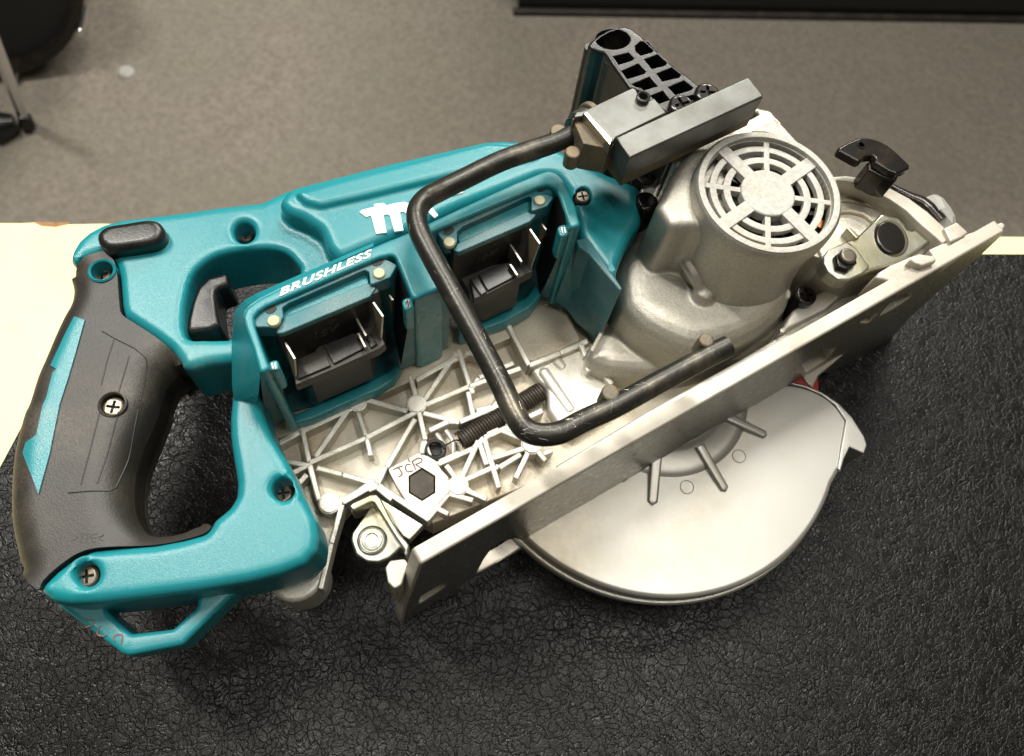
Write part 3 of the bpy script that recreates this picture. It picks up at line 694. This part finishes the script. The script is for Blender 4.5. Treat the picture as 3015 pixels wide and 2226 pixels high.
for st in ('1012 1078 1045 1062 1082 1050', '1052 1062 1072 1090 1078 1112 1052 1132', '1142 1036 1112 1042 1104 1066 1120 1092 1162 1084', '1152 1016 1166 1045 1180 1078', '1152 1018 1190 996 1218 996 1222 1018 1175 1040', '1178 1040 1200 1052 1222 1068'):
    bm = bmesh.new(); tube(bm, spline([P(*q, CZ+.0003) for q in zc_(st)], 4), .00034, 6); link('handwritten_initial', bm, 'ink', ribs)
# raised casting pads towards the motor
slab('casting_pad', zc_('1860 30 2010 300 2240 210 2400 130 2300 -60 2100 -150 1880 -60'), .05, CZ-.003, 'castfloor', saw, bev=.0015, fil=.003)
bm = bmesh.new(); rib('1850 0 2010 310 2240 220 2440 130', 16, z=CZ+.002); link('casting_fence', bm, 'cast', saw)
slab('casting_pad', zc_('2010 330 2250 230 2500 130 2700 600 2300 860 2150 640 2140 480 2080 430'), .05, CZ-.0005, 'cast', saw, bev=.0025, fil=.004)
bm = bmesh.new()
for st in ('195 275 350 500', '270 215 300 250'):
    a, b = ze_(st); pa, pb = P(*a, CZ), P(*b, CZ-.001); dz = Vector((0, 0, -.0022)); tube(bm, [pa+(pa-pb).normalized()*.002+dz*1.3, pa+dz, pb+dz, pb+(pb-pa).normalized()*.003+dz*1.3], [.002, .0034, .0036, .002], 16)
link('cast_ridge', bm, 'cast', saw)
bm = bmesh.new()
rib('410 120 440 190 520 270 590 350', 14, ze_, CZ+.004); rib('440 270 520 230', 16, ze_, CZ+.006); rib('470 160 560 0', 12, ze_, CZ+.012)
link('cast_web', bm, 'cast', saw)
# spring and its channel
slab('spring_channel', zc_('1490 800 1520 770 2010 470 2080 435 2135 470 2130 530 2090 570 1560 890 1520 910'), .05, CF+.0012, 'pit', saw, bev=0)
a, b = P(*zc_('1505 865')[0], .0585), P(*zc_('2105 500')[0], .0585)
ax = (b-a); Ln = ax.length; ax.normalize(); s1_ = Vector((-ax.y, ax.x, 0)); turns = 33; hp = []
for i in range(turns*12+1):
    t = i/(turns*12); an = 2*math.pi*turns*t; hp.append(a + ax*Ln*t + s1_*.0040*math.cos(an) + Vector((0, 0, .0040*math.sin(an))))
bm = bmesh.new(); tube(bm, hp, .00076, 8); link('return_spring', bm, 'nut', saw)
bm = bmesh.new(); tube(bm, spline([a, P(*zc_('1470 860')[0], .064), P(*zc_('1420 885')[0], .065), P(*zc_('1370 912')[0], .062)], 6), .0004, 8); link('spring_tail', bm, 'zinc', saw)
for st in ('1330 810 1380 890 1400 990', '1400 790 1450 870 1455 975', '1290 880 1340 870'):
    rib_pts = [P(x, y, .0575) for x, y in zc_(st)]; bm = bmesh.new(); tube(bm, spline(rib_pts, 5), .0012, 8); link('cast_collar', bm, 'cast', saw)
bm = bmesh.new(); c = P(*zc_('1322 925')[0], CZ); lathe(bm, (c.x, c.y, CZ), [(.0, -.006), (.0036, -.006), (.0036, .0), (.0045, .0004), (.0052, -.0005), (.0054, -.006)], 32); link('spring_eye', bm, 'zinc', saw)
cyl('eye_well', zc_('1325 925')[0], .052, .0565, .0032, 'pit', saw, bev=0)
# foot of the casting under the handle
cyl('casting_foot', zd_('175 960')[0], .030, .058, .0125, 'cast', saw, bev=.002)

# ---- lever bracket at the rear of the sole
slab('bracket_web', zd_('740 400 800 420 1110 610 1010 720 960 690 780 470'), .07, .078, 'bright', saw, bev=.0006)
slab('pivot_plate', zd_('582 720 590 670 640 600 735 450 775 500 985 740 930 790 860 850 780 885 700 880 620 830'), .078, .0815, 'bright', saw, bev=.0008, fil=.003)
slab('pivot_plate_edge', zd_('582 740 600 680 900 770 930 800 860 862 780 900 700 892 620 845'), .070, .0785, 'zinc', saw, bev=.0008, fil=.003)
slab('bent_flange', zd_('565 470 590 445 720 385 765 385 800 420 870 560 940 680 1010 760 985 850 965 790 900 700 820 570 740 440 590 515'), .075, .0895, 'bright', saw, bev=.001, fil=.0015)
pc = zd_('735 725')[0]; bm = bmesh.new(); c = P(*pc, .0815)
lathe(bm, (c.x, c.y, .0815), [(.0062, -.001), (.0062, .0008), (.0056, .0014), (.0052, .0012), (.0048, .0006), (.0044, .0006), (.0040, .0016), (.0030, .0018), (.0027, .0010), (0, .0004)], 40); link('rivet', bm, 'bright', saw)

# ---- sole plate (stands nearly upright, on edge)
A, B, C_ = P(1238, 1662, .12), P(2960, 684, .12), P(1180, 1840, .004)
su = (B-A).normalized(); sn = su.cross(C_-A).normalized(); sv = sn.cross(su).normalized()
if sn.y < 0: sn = -sn          # away from the camera side
if sv.z > 0: sv = -sv
SM = Matrix((su, sv, su.cross(sv))).transposed().to_4x4(); SM.translation = A
flip = 1 if su.cross(sv).dot(sn) > 0 else -1
def S2(pts):
    out = []
    for x, y in pts:
        r = R_*(x-W/2) + D_*(y-H/2) + F_*F; o = Vector((0, 0, CAMZ)); t = (A-o).dot(sn)/r.dot(sn); q = o + r*t - A
        out.append((q.dot(su), q.dot(sv)))
    return out
TH = .0066
sole_o = S2(fu_('1238 1662 2958 680 2950 694 2896 745 2802 826 2681 934 2600 1026 2533 1080 2440 1100 2380 1100 1548 1603 1180 1840 1190 1789'))
hl = [S2(zd_('1505 965 1560 860 1610 790 1680 735 1780 715 1850 735 1850 775')), S2(zd_('1080 1192 1100 1130 1245 1045 1270 1062 1240 1085')),
      S2(zb_('670 1592 740 1500 820 1440 880 1418 912 1440 800 1520')), S2(zb_('505 1645 600 1590 640 1580 580 1650')), S2(ze_('1640 280 1700 215 1790 165 1860 150 1810 215 1700 290'))]
bm = bmesh.new()
def sole_slab(bm, o, d0, d1, bev, holes=(), fil=0, capmat=0):
    # local z: 0 = front face, positive towards camera side; slab spans -d1..-d0 behind the face
    Mx = SM.copy()
    if flip > 0:   # local z points away from camera -> mirror z with swapped winding
        Mx = SM @ Matrix.Diagonal((1, 1, -1, 1))
    if fil: o = fillet(o, fil)
    extr(bm, o, -d1, -d0, bev, 3, [fillet(h, .002) for h in holes], Mx=Mx, capmat=capmat)
sole_slab(bm, sole_o, 0, TH, .0011, hl, .002, 1)
bmesh.ops.recalc_face_normals(bm, faces=bm.faces)
sole = link('sole_plate', bm, ['sole_edge', 'sole_face'], saw)
bm = bmesh.new(); sole_slab(bm, S2(fu_('1330 1640 2700 860 2500 1040 1500 1600 1260 1760')), TH+.0006, TH+.004, .0004); bmesh.ops.recalc_face_normals(bm, faces=bm.faces); link('sole_backing', bm, 'guard', sole)
# lug at the rear end, machined line, raised lugs along the top edge
slab('rear_lug', zd_('832 925 865 872 975 858 1000 900 950 1050 900 1080 850 1030'), .045, .088, 'sole_edge', saw, bev=.0007, fil=.0015)
slab('sole_lug', zb_('620 1290 660 1240 760 1180 800 1165 900 1120 985 1090 1110 1110 1130 1140 1000 1220 960 1180 870 1250 890 1290 800 1330 700 1300'), .105, .122, 'sole_edge', saw, bev=.001, fil=.001)
slab('sole_lug', zb_('900 1140 985 1092 1100 1110 1130 1150 1010 1190 960 1175'), .110, .127, 'sole_edge', saw, bev=.001, fil=.001)
slab('front_lug', zb_('1180 885 1290 832 1385 920 1330 960 1240 1000'), .10, .124, 'sole_edge', saw, bev=.001, fil=.001)
slab('sole_shelf', zb_('880 1290 1010 1215 1130 1150 1060 1060 1170 1010 1260 985 1390 925 1560 870 1655 835 1685 860 1640 930 1200 1190'), .108, .1215, 'sole_edge', saw, bev=.0008, fil=.001)
# casting wall behind the sole at the motor end
slab('sole_wall', fu_('1640 1370 1900 1215 2180 1060 2440 900 2600 800 2640 830 2400 1000 2000 1200 1650 1400'), .05, .085, 'cast', saw, bev=.001)

# ---- blade guard (moving lower guard), lies flat below the sole
DZ = .045
dc = P(1430*1.3472, 884*1.3472, DZ)
rim_px = ze_('60 1175 200 1290 400 1430 600 1515 800 1555 960 1562 1200 1535 1450 1455 1690 1290 1820 1100 1880 940')
Rg = sum((P(x, y, DZ)-dc).length for x, y in rim_px)/len(rim_px)
print('guard radius', Rg, [round((P(x, y, DZ)-dc).length, 4) for x, y in rim_px])
fe = W2(ze_('1885 940 1900 830 1945 700 2025 745 2045 700 2030 650 1960 540 1880 460 1790 400 1700 362 1620 345 1520 340 1300 380'), DZ)
a_s = math.atan2(fe[0][1]-dc.y, fe[0][0]-dc.x)
arc = []
a_e = math.radians(-205)
nA = 90
for i in range(nA+1):
    a = a_e + (a_s - a_e)*i/nA; arc.append((dc.x+Rg*math.cos(a), dc.y+Rg*math.sin(a)))
gout = arc + fe[1:] + [(dc.x+.02, dc.y+.05), (dc.x-.05, dc.y+.05)]
bm = bmesh.new(); extr(bm, gout, .021, DZ, .0026, 5, bot=.001)
guard = link('lower_guard', bm, 'guard', saw, ang=50)
# rolled rim below the face and thin lip following the edge
bm = bmesh.new(); tube(bm, [Vector((dc.x+(Rg+.0002)*math.cos(a_e+(a_s-a_e)*i/nA), dc.y+(Rg+.0002)*math.sin(a_e+(a_s-a_e)*i/nA), .0345)) for i in range(nA+1)], .0016, 10); link('rim_bead', bm, 'guard', guard)
ins = ze_('1520 352 1620 358 1700 378 1790 420 1860 475 1922 560 1905 700 1885 820')
bm = bmesh.new(); tube(bm, spline([P(x, y, DZ+.0001) for x, y in ins], 6), .00055, 8); link('edge_groove', bm, 'seam', guard)
# raised leading lip
lip = ze_('1520 338 1620 343 1700 360 1790 398 1885 462 1962 542 2030 650 2046 700 2028 748 1948 712 1915 780 1895 850 1880 830 1900 700 1925 560 1865 470 1790 414 1700 374 1620 353 1520 347')
slab('leading_lip', lip, .02, DZ+.0012, 'guard', guard, bev=.0006)
# hub: shallow stepped dish
hub = P(1449*1.3472, 860*1.3472, DZ)
r1 = (P(*ze_('930 862')[0], DZ)-hub).length; r2 = (P(*ze_('945 712')[0], DZ)-hub).length
print('hub', r1, r2)
bm = bmesh.new(); lathe(bm, (hub.x, hub.y, DZ), [(r1*1.06, -.0003), (r1*1.02, .0006), (r1*.98, .0013), (r1*.94, .0015), (r2*1.12, .0024), (r2*1.05, .0052), (r2*1.0, .0058), (r2*.95, .005), (r2*.91, .0), (r2*.86, -.0), (r2*.84, .0012), (r2*.80, .0012), (r2*.78, .0002), (0, .0002)], 96)
link('hub_dish', bm, 'guard', guard, ang=50)
for st, w in (('845 735 820 1025', .0042), ('1090 700 1232 950', .0036), ('1215 520 1460 640', .0036), ('1330 455 1310 460', .003)):
    a, b = ze_(st); w *= 1.35; pa, pb = P(*a, DZ+.0045), P(*b, DZ+.001); d = (pb-pa); d.z = 0; l = d.length; d.normalize(); s = Vector((-d.y, d.x, 0))
    q = [pa-s*w/2, pb-s*w*.42, pb+d*w*.3, pb+s*w*.42, pa+s*w/2]; bm = bmesh.new(); extr(bm, [tuple(v[:2]) for v in q], DZ-.001, DZ+.0052, .0012, 3)
    for v in bm.verts:
        t = (v.co-pa).dot(d)/l; v.co.z = DZ-.001 + (v.co.z-DZ+.001)*(1-.55*max(0, min(1.1, t))**1.5)
    link('stiffening_rib', bm, 'guard', guard)
for st in ('1015 942', '1313 765', '1395 435', '640 875'):
    c = P(*ze_(st)[0], DZ); bm = bmesh.new(); lathe(bm, (c.x, c.y, DZ), [(.0036, -.0004), (.0034, .0005), (.0031, .00015), (0, .0001)], 32); link('cast_pip', bm, 'guard', guard, ang=20)
slab('riving_tab', ze_('1575 325 1690 268 1765 310 1775 395 1700 362'), .030, .043, 'red', saw, bev=.0008)
slab('riving_tip', ze_('1660 275 1800 225 1890 155 1930 165 1820 260 1770 300 1735 370 1700 340'), .028, .0445, 'sole_edge', saw, bev=.0008)
# upper blade case hidden below the casting
bm = bmesh.new(); extr(bm, circ((dc.x-.01, dc.y+.035), .085, 64), .004, .040, .002, 3); link('blade_case', bm, 'castfloor', saw)

# ---- motor
MZ = .148
mc = P(1680*1.3472, 419*1.3472, MZ); MR = .0318
def mlathe(name, prof, m, n=72, c=None): bm = bmesh.new(); c = c or mc; lathe(bm, (c.x, c.y, 0), prof, n); return link(name, bm, m, saw, ang=40)
motor = mlathe('motor_can', [(MR*.86, .120), (MR*.86, MZ-.002), (MR*.90, MZ+.0004), (MR*.96, MZ+.0008), (MR, MZ-.0006), (MR*1.005, MZ-.004), (MR*1.0, MZ-.010), (MR*.955, MZ-.016), (MR*.95, MZ-.030), (MR*.98, MZ-.045), (MR*1.08, MZ-.060), (MR*1.2, MZ-.070), (MR*1.28, MZ-.078), (MR*1.3, .055)], 'motor')
# shoulder wedge and gear housing
bm = bmesh.new()
slab('', za_('760 160 640 175 596 200 500 365 440 500 400 560 500 700 640 690 900 760 900 400'), .075, .141, None, None, bev=.004, fil=.004, bm=bm, seg=4)
slab('', za_('360 560 300 650 215 790 168 900 162 1000 185 1130 200 1200 330 1340 520 1440 700 1480 1000 1400 1230 1250 1320 1080 1200 900 600 700'), .05, .103, None, None, bev=.012, sm=2, bm=bm, seg=5)
slab('', za_('190 1130 100 1300 0 1440 -60 1560 100 1620 370 1640 600 1600 1000 1540 1200 1400 1330 1230 1320 1080 1000 1000 500 1000'), .04, .076, None, None, bev=.008, fil=.006, bm=bm, seg=4)
slab('', za_('0 1440 -60 1500 -40 1600 100 1660 370 1680 500 1500 300 1350'), .04, .068, None, None, bev=.004, fil=.006, bm=bm, seg=4)
lathe(bm, (mc.x, mc.y, 0), [(0, .05), (MR*.93, .05), (MR*.93, MZ-.016), (MR*.9, MZ-.02), (0, MZ-.02)], 48)
# screw boss pillar and ridges
def onwall(px, r):
    best = None
    for k in range(200):
        z = .055 + .088*k/199; p = P(*px, z); e = abs(math.hypot(p.x-mc.x, p.y-mc.y) - r)
        if p.y < mc.y and (best is None or e < best[0]): best = (e, p)
    return best[1]
for st, r in (('515 750 560 870 640 1000 690 1090', .0032), ('1020 1240 1110 1212 1190 1165 1235 1130', .0034)):
    tube(bm, spline([onwall(q, MR*.96) for q in za_(st)], 5), r, 12)
c = onwall(za_('710 1130')[0], MR*.98); lathe(bm, (c.x, c.y, 0), [(0, c.z+.004), (.004, c.z+.0025), (.006, c.z-.002), (.0065, .06), (.0, .06)], 24)
gear = finish_blend('motor_housing', bm, 'motor', saw, .0008, 3)
def pol(r, a): return (mc.x + r*math.cos(a), mc.y + r*math.sin(a))
sp = [math.atan2((P(*za_(s)[0], MZ)-mc).y, (P(*za_(s)[0], MZ)-mc).x) for s in ('865 215', '1390 335', '1370 780', '800 640')]
print('spokes', [round(math.degrees(x)) for x in sp])
bm = bmesh.new()
base = sum(((a - math.radians(90)*(-i)) for i, a in enumerate(sp)))
a0 = sp[0]
def ring(bm, r0, r1, z0, z1): extr(bm, circ((mc.x, mc.y), r1, 64), z0, z1, .0005, 2, [circ((mc.x, mc.y), r0, 64)])
gz = MZ-.0012
hubp = circ((mc.x, mc.y), MR*.37, 48); extr(bm, hubp, gz-.004, gz+.0008, .0008, 3)
ring(bm, MR*.50, MR*.60, gz-.003, gz-.0002); ring(bm, MR*.69, MR*.785, gz-.003, gz-.0002); ring(bm, MR*.86, MR*.895, gz-.003, gz)
for k in range(4):
    a = a0 - k*math.pi/2; ca, sa = math.cos(a), math.sin(a)
    for aa, w, z in ((a, .0030, gz+.0006), (a-math.pi/4, .0013, gz-.0001)):
        ca, sa = math.cos(aa), math.sin(aa); q = [(mc.x + r*ca - t*sa, mc.y + r*sa + t*ca) for r, t in ((MR*.34, -w), (MR*.89, -w), (MR*.89, w), (MR*.34, w))]
        extr(bm, q, gz-.0035, z, .0005, 2)
link('motor_grille', bm, 'grille', saw)
bm = bmesh.new(); ring(bm, MR*.875, MR*.965, MZ-.006, MZ+.0012); link('grille_rim', bm, 'grille', saw)
bm = bmesh.new(); lathe(bm, (mc.x, mc.y, 0), [(MR*.852, .12), (MR*.852, MZ-.0052)], 64); link('slot_shade_sleeve', bm, 'pit', saw)  # black sleeve added to darken the inside of the grille slots
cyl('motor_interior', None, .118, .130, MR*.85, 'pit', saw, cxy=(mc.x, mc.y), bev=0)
bm = bmesh.new()
for i in range(22):
    a = 2*math.pi*i/22; q = [pol(MR*.45, a), pol(MR*.82, a+.12), pol(MR*.82, a+.19), pol(MR*.45, a+.07)]; extr(bm, q, .129, .136, 0, 1)
link('cooling_fan', bm, 'black', saw)
for a in (-3.0, -.25, .3, -1.0, -1.3, 2.6): 
    bm = bmesh.new(); extr(bm, [pol(MR*.78, a), pol(MR*.86, a), pol(MR*.86, a+.16), pol(MR*.78, a+.16)], .129, .1405, .0003, 2); link('winding', bm, 'copper', saw)
# top bracket plate behind the grille, with slots
slab('motor_bracket', z5_('1040 1180 1130 1060 1270 930 1400 860 1740 735 1845 755 1960 890 2095 1035 2000 1200 1500 1250 1120 1250'), .085, .138, 'motor', saw, bev=.0015, fil=.003,
     holes=[z5_('1320 905 1370 888 1445 930 1380 955'), z5_('1440 862 1500 830 1605 855 1500 895'), z5_('1590 790 1700 752 1760 778 1680 822 1640 815')], hfil=.0008)
slab('bracket_floor', z5_('1280 930 1700 740 1780 790 1400 960'), .128, .1325, 'pit', saw, bev=0)
text('cast_number', '4713', z5_('1770 935')[0], z5_('1925 870')[0], .1381, .0035, 'motor', saw, ext=.0002)
slab('name_flat', z5_('1690 925 1860 828 1980 975 1900 960 1800 930'), .137, .1385, 'grille', saw, bev=.0003)
# black flange and strap behind the motor
slab('black_strap', z5_('720 1280 850 1235 930 1300 800 1345'), .09, .112, 'blackox', saw, bev=.001, fil=.001)
slab('latch_plate', z5_('790 1400 800 1350 900 1300 985 1330 960 1450 850 1640 790 1560'), .07, .108, 'bright', saw, bev=.0012, fil=.002)
cyl('flange_bolt', z5_('840 1490')[0], .09, .116, .0058, 'blackox', saw, bev=.002)
slab('flange_bolt', z5_('1015 1130 1050 1060 1120 1035 1190 1060 1180 1130 1060 1190'), .09, .135, 'blackox', saw, bev=.002, fil=.003)
screw(za_('1375 1140')[0], .096, .0052, saw, m='blackox', rot=.2)
cyl('screw_shank', za_('1372 1150')[0], .05, .0945, .0046, 'blackox', saw, bev=.0005)

# ---- steel guide block and bar
blk = z5_('225 830 240 790 262 768 330 758 720 572 752 585 772 625 792 668 850 680 900 658 1003 775 1300 655 1660 485 1782 625 1780 645 700 1140 640 1060 590 1000 545 1040 525 1010 330 800')
TZ = .164
slab('guide_block', z5_('240 790 330 762 720 590 1003 775 1660 510 1770 650 700 1150 590 1010 540 1040 330 1000'), .145, TZ-.003, 'dirtysteel', saw, bev=.0006, zt=TZ-.001)
slab('guide_plate', z5_('262 768 330 758 720 572 752 585 772 625 792 668 850 680 900 658 1003 775 592 975 540 1040 525 1010 330 800 250 815'), .158, TZ, 'zinc', saw, bev=.0007)
slab('guide_bar', z5_('588 975 1660 483 1784 625 1782 645 700 1142'), .154, TZ+.0025, 'zinc', saw, bev=.0009)
slab('guide_edge', z5_('322 778 352 765 560 985 540 1040'), .16, TZ+.0014, 'bright', saw, bev=.0004)
bm = bmesh.new(); c = P(*z5_('812 642')[0], TZ+.002); lathe(bm, (c.x, c.y, TZ+.002), [(.0019, -.008), (.0019, 0), (.0023, .0004), (.0029, 0), (.0029, -.008)], 24); link('roll_pin', bm, 'zinc', saw)
screw(z5_('1125 705')[0], .160, .0055, saw, m='blackox', rot=.6); screw(z5_('1335 610')[0], .160, .0055, saw, m='blackox', rot=.2)
# ---- black front handle with a honeycomb top
hz = .156
fh = z5_('360 225 385 190 440 145 520 100 600 75 660 70 720 92 800 150 900 245 1060 390 1200 495 1310 590 1370 640 1300 700 1050 800 900 720 780 600 700 580 560 385 500 290 440 275 390 255')
hs = [z5_(s) for s in ('745 235 790 197 850 202 895 260 880 285 790 310 752 280', '565 320 690 288 735 330 720 350 610 385', '820 345 930 302 1005 365 990 390 880 420',
      '635 440 770 377 830 440 815 460 680 500', '920 460 1040 410 1115 465 1100 490 965 520', '720 545 860 484 925 560 800 598', '1015 570 1140 514 1215 570 1200 590 1070 630', '870 640 970 597 1025 670 940 700', '1110 660 1240 625 1260 645 1150 700')]
hole0 = [(z5_('565 180')[0][0] + .3631*140*math.cos(t), z5_('565 180')[0][1] + .3631*82*math.sin(t)) for t in [2*math.pi*i/32 for i in range(32)]]
slab('front_handle', fh, .070, hz, 'black', saw, bev=.0016, fil=.002, holes=[hole0]+hs, holebev=.0005, seg=4)
slab('handle_core', z5_('440 200 600 120 700 150 1200 560 1050 760 760 560 560 340'), .110, .140, 'dirtysteel', saw, bev=0, zt=hz)
# side pillar ribs of the front handle
for st in ('362 232 385 255', '400 262 430 276', '520 330 560 400'):
    a, b = z5_(st); pa, pb = P(*a, hz-.003), P(*b, hz-.003); m_ = (pa+pb)/2; bm = bmesh.new(); tube(bm, [m_, Vector((m_.x, m_.y, .108))], .0022, 10); link('handle_edge', bm, 'black', saw)
# ---- bent hook rod
rp = [(z5_('330 890')[0], .152), (z5_('230 955')[0], .152), (z5_('60 1030')[0], .151)] + [(q, .150) for q in dp_('1100 350 1010 393 965 415')] + [(q, .149) for q in dp_('930 435 912 462 915 500 935 545')] + [(q, .148) for q in dp_('985 635 1040 735 1095 840 1125 905')] + [(q, .148) for q in dp_('1148 938 1180 950 1225 945 1275 920')] + [(q, .148) for q in dp_('1350 885 1450 830 1540 782 1590 757')]
path = spline([P(*q, z) for q, z in rp], 8)
bm = bmesh.new(); tube(bm, path, .0043, 24); rod = link('hook_rod', bm, 'rod', saw)
def along(px, z, d0, d1, r, name, m, prof=None):
    a, b = P(*px[0], z), P(*px[1], z); u = (b-a).normalized(); bm = bmesh.new()
    tube(bm, [a+u*d0, a+u*(d0+.0004), a+u*(d1-.0004), a+u*d1], [r*.93, r, r, r*.93], 32); return link(name, bm, m, rod)
ax_ = [z5_('330 890')[0], z5_('60 1030')[0]]
along(ax_, .152, -.003, .0035, .0075, 'collar', 'zinc'); along(ax_, .152, .0035, .0062, .0060, 'collar', 'blackox'); along(ax_, .152, -.006, -.003, .0088, 'collar', 'dirtysteel')
for st, z, r in (('240 1090', .157, .0032), ('125 920', .155, .0036)):
    c = P(*z5_(st)[0], z); bm = bmesh.new(); extr(bm, circ((c.x, c.y), r, 20), z-.008, z, .0008, 3); link('cross_pin', bm, 'dirtysteel', rod)
for st, z, r in (('1335 857', .152, .0034), ('1545 742', .152, .0030)):
    c = P(*dp_(st)[0], z); bm = bmesh.new(); extr(bm, circ((c.x, c.y), r, 20), z-.010, z, .0010, 3); link('cross_pin', bm, 'dirtysteel', rod)
# scratches worn through the coating
M['scratch'] = mat('bare_steel_scratch', (.25, .235, .2), .3, .9)
random.seed(3); bm = bmesh.new()
for i in range(75):
    k = random.randrange(60, len(path)-6); p = path[k]; t = (path[k+1]-path[k-1]).normalized(); sd = t.cross(Vector((0, 0, 1))).normalized(); an = random.uniform(-.9, .9)
    l = random.uniform(.0006, .0035); tw = random.uniform(-.35, .35); pts = []
    for j in range(4):
        aa = an + tw*j; pts.append(p + t*l*(j/3-.5) + (sd*math.sin(aa) + Vector((0, 0, 1))*math.cos(aa))*.00432)
    tube(bm, pts, random.uniform(.00002, .00006), 4)
o = link('scratches', bm, 'scratch', rod); o['kind'] = 'stuff'

# ---- front end: bevel quadrant, levers, bracket
qo = zb_('200 500 270 468 400 458 560 488 750 560 900 640 1050 750 1180 870 1250 950 1175 1012 1120 960 1000 860 880 745 740 650 560 560 420 515 330 498 230 540')
slab('bevel_quadrant', qo, .075, .122, 'sole_edge', saw, bev=.0008)
slab('quadrant_face', zb_('150 560 330 500 560 560 740 650 1000 860 1120 960 1170 1010 900 1150 500 1250 100 1100'), .06, .112, 'sole_edge', saw, bev=.0005)
bm = bmesh.new()
for st, r in (('300 660 450 672 620 715 800 790 930 880', .0009), ('310 760 400 750 520 775 600 830', .0014)):
    tube(bm, spline([P(*q, .1125) for q in zb_(st)], 6), r, 8)
link('quadrant_bead', bm, 'castfloor', saw)
slab('quadrant_step', zb_('300 800 420 790 560 860 600 940 450 1050 200 1150 150 1000'), .07, .1138, 'cast', saw, bev=.001, fil=.002)
slab('tilt_bracket', zb_('215 1150 240 1090 400 985 470 965 600 840 670 772 690 768 820 800 870 850 880 890 925 905 1050 828 1085 840 1118 890 1110 955 1080 990 900 1120 780 1180 600 1225 430 1310 330 1300 250 1240'), .114, .118, 'bright', saw, bev=.0012, fil=.002)
slab('tilt_bracket_flange', zb_('205 1120 240 1065 400 985 480 1050 590 1205 520 1260 420 1305 330 1308 240 1240 205 1170'), .112, .1195, 'bright', saw, bev=.001, fil=.002)
slab('tilt_bracket_flange', zb_('395 885 425 878 505 950 470 970'), .112, .120, 'bright', saw, bev=.0006)
c = P(*zb_('750 960')[0], .107); bm = bmesh.new(); q = [(c.x + .0125*math.cos(t)*1.0, c.y + .0150*math.sin(t)) for t in [2*math.pi*i/36 for i in range(36)]]
ell = [(zb_('752 960')[0][0] + 45*math.cos(t) + 4*math.sin(t), zb_('752 960')[0][1] + 49*math.sin(t) + 8*math.cos(t)) for t in [2*math.pi*i/36 for i in range(36)]]
slab('pivot_ring', [((x-zb_('752 960')[0][0])*1.12+zb_('752 960')[0][0]+3, (y-zb_('752 960')[0][1])*1.1+zb_('752 960')[0][1]) for x, y in ell], .115, .1188, 'screw', saw, bev=.0008)
slab('pivot_hole_dark', ell, .115, .1195, 'blackox', saw, bev=.0012)  # black disc painted in for the dark inside of the round hole
cyl('bolt', zb_('412 1102')[0], .118, .1245, .0040, 'screw', saw, bev=.0012)
hb = zb_('392 1135')[0]; slab('bolt_nut', [(hb[0]+34*math.cos(math.radians(20+60*i)), hb[1]+33*math.sin(math.radians(20+60*i))) for i in range(6)], .117, .1225, 'blackox', saw, bev=.0008)
lev = slab('depth_lever', zb_('325 232 400 190 500 150 570 150 640 168 720 205 800 268 905 370 905 400 850 425 800 445 740 425 620 352 628 312 600 298 545 308 520 335 490 350 330 262'), .137, .141, 'blackox', saw, bev=.001, fil=.001)
slab('lever_stem', zb_('560 350 640 330 830 430 800 500 700 480 570 415'), .124, .1372, 'blackox', lev, bev=.001, fil=.001)
bm = bmesh.new(); c = P(*zb_('512 212')[0], .141); lathe(bm, (c.x, c.y, .141), [(.0022, -.0005), (.002, .0004), (.0014, .0004), (.0012, 0), (0, 0)], 20); link('lever_mark', bm, 'blackox', lev)
bm = bmesh.new(); tube(bm, spline([P(*q, .118) for q in zb_('700 520 780 570 900 640 1000 690 1080 770 1140 840')], 5), [.0012+.0028*min(1, i/18) for i in range(26)], 12); link('lever_arm', bm, 'blackox', saw)
kb = zb_('1160 745')[0]; bm = bmesh.new(); c = P(*kb, .118)
a_ = P(*zb_('1090 790')[0], .112); b_ = P(*zb_('1215 715')[0], .118); tube(bm, [a_, a_.lerp(b_, .25), a_.lerp(b_, .8), b_], [.009, .0105, .0095, .006], 6); link('knob', bm, 'knob', saw, ang=20)
# dirty shaft below the tilt bracket
bm = bmesh.new(); tube(bm, [P(*za_('1380 1000')[0], .085), P(*za_('1500 940')[0], .085)], .007, 16); link('shaft_boss', bm, 'motor', saw)
bm = bmesh.new(); tube(bm, [P(*za_('1390 1130')[0], .078), P(*za_('1560 1040')[0], .085)], .0042, 16); link('shaft', bm, 'dirtysteel', saw)
slab('front_frame', za_('1290 1240 1480 1110 1700 1000 1790 1010 1500 1240 1240 1370 1200 1390'), .05, .09, 'cast', saw, bev=.0015, fil=.002)
